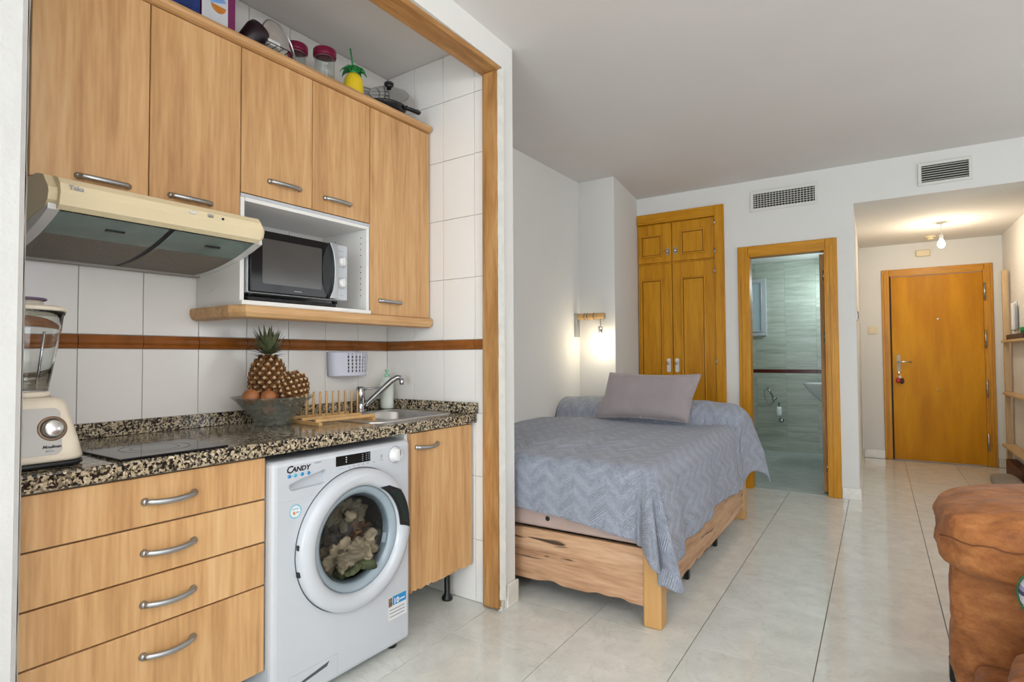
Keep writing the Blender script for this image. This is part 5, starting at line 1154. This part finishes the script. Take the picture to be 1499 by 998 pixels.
tb = thing('toilet_brush', 'white wall-mounted toilet brush in the bathroom', 'brush', (-1.01, BYW, .34))
obj('cup', MB().lathe([(0, .43), (.030, .43), (.032, .44), (.029, .535), (.0, .54)], (-1.01, BYW - .055, 0), 'Z', 18), M['ceram'], tb)
obj('grip', MB().lathe([(.006, .54), (.008, .585), (.0, .59)], (-1.01, BYW - .055, 0), 'Z', 12), M['rubber'], tb)
obj('bracket', MB().puff((-.99, BYW - .03, .375), (.030, .024, .028), 2.5, 4), M['satin'], tb)

# ============================================================ SOFA
so = thing('sofa', 'rust brown suede sofa with thick padded arm', 'sofa', (.9, 1.7, 0))
def body_box():
    b = MB().box(.155, 1.45, 2.19, 2.64, .065, .525, .05, 5)
    return b
b = MB().puff((.832, 2.43, .30), (.645, .235, .245), 12, 14, .012, 3)
for v in b.bm.verts:
    v.co.x += .10 * (v.co.y - 2.3)
    if v.co.x < .4: v.co.x -= .012 * math.sin((v.co.z - .06) / .45 * math.pi)
obj('arm_body', b, M['suede'], so)
b = MB().puff((.832, 2.400, .585), (.690, .330, .118), 4.6, 30, .016, 11, bulge=.20, fq=13)
for v in b.bm.verts: v.co.x += .10 * (v.co.y - 2.30)
obj('arm_cushion', b, M['suede'], so)
seam = []
for i in range(40):
    x_ = .148 + .9 * i / 39; zz = .600 + .004 * math.sin(i * 1.7); e_x = min(.999, abs(x_ - .815) / .69) ** 4.6; e_z = (abs(zz - .585) / .118) ** 4.6
    seam.append((x_, 2.395 - .331 * max(0, 1 - e_x - e_z) ** (1 / 4.6) - .002, zz))
obj('seam', MB().tube(seam, .0022, 6), mat('seam_thread', (.16, .055, .02), .8), so)
obj('frame', MB().box(.22, 1.45, .55, 2.195, .065, .235, .03, 3), M['suede'], so)
obj('seat_cushion', MB().puff((.835, 1.38, .312), (.60, .66, .105), 6, 20, .012, 5, bulge=.25), M['suede'], so)
obj('back_rest', MB().puff((1.36, 1.5, .50), (.16, 1.0, .40), 6, 12, .015, 8), M['suede'], so)
for x_, y_ in ((.19, 2.53), (1.35, 2.53), (.22, .62), (1.35, .62)): obj('leg', MB().box(x_, x_ + .045, y_, y_ + .045, 0, .075, .003, 1), M['black'], so)
cq = thing('striped_cushion', 'striped cushion with green piping against the sofa arm', 'cushion', (.50, 1.86, .42))
T2 = Matrix.Translation((.492, 1.900, .595)) @ Matrix.Rotation(R(-12), 4, 'X') @ Matrix.Rotation(R(-22), 4, 'Y')
b = MB(); b.puff((0, 0, 0), (.215, .070, .095), 3.0, 12); b.xf(T2); obj('cover', b, M['plaid'], cq)
obj('piping', MB().tube([T2 @ Vector((.217 * math.copysign(abs(math.cos(R(a))) ** .66, math.cos(R(a))), 0, .097 * math.copysign(abs(math.sin(R(a))) ** .66, math.sin(R(a))))) for a in range(0, 360, 8)], .0026, 6, closed=True), M['greenpipe'], cq)

# ---------------------------------------------------------- put the kitchen at its small angle
for o in KOBJ: o.matrix_world = KM @ Matrix.Translation(o.location)
bpy.context.view_layer.update()
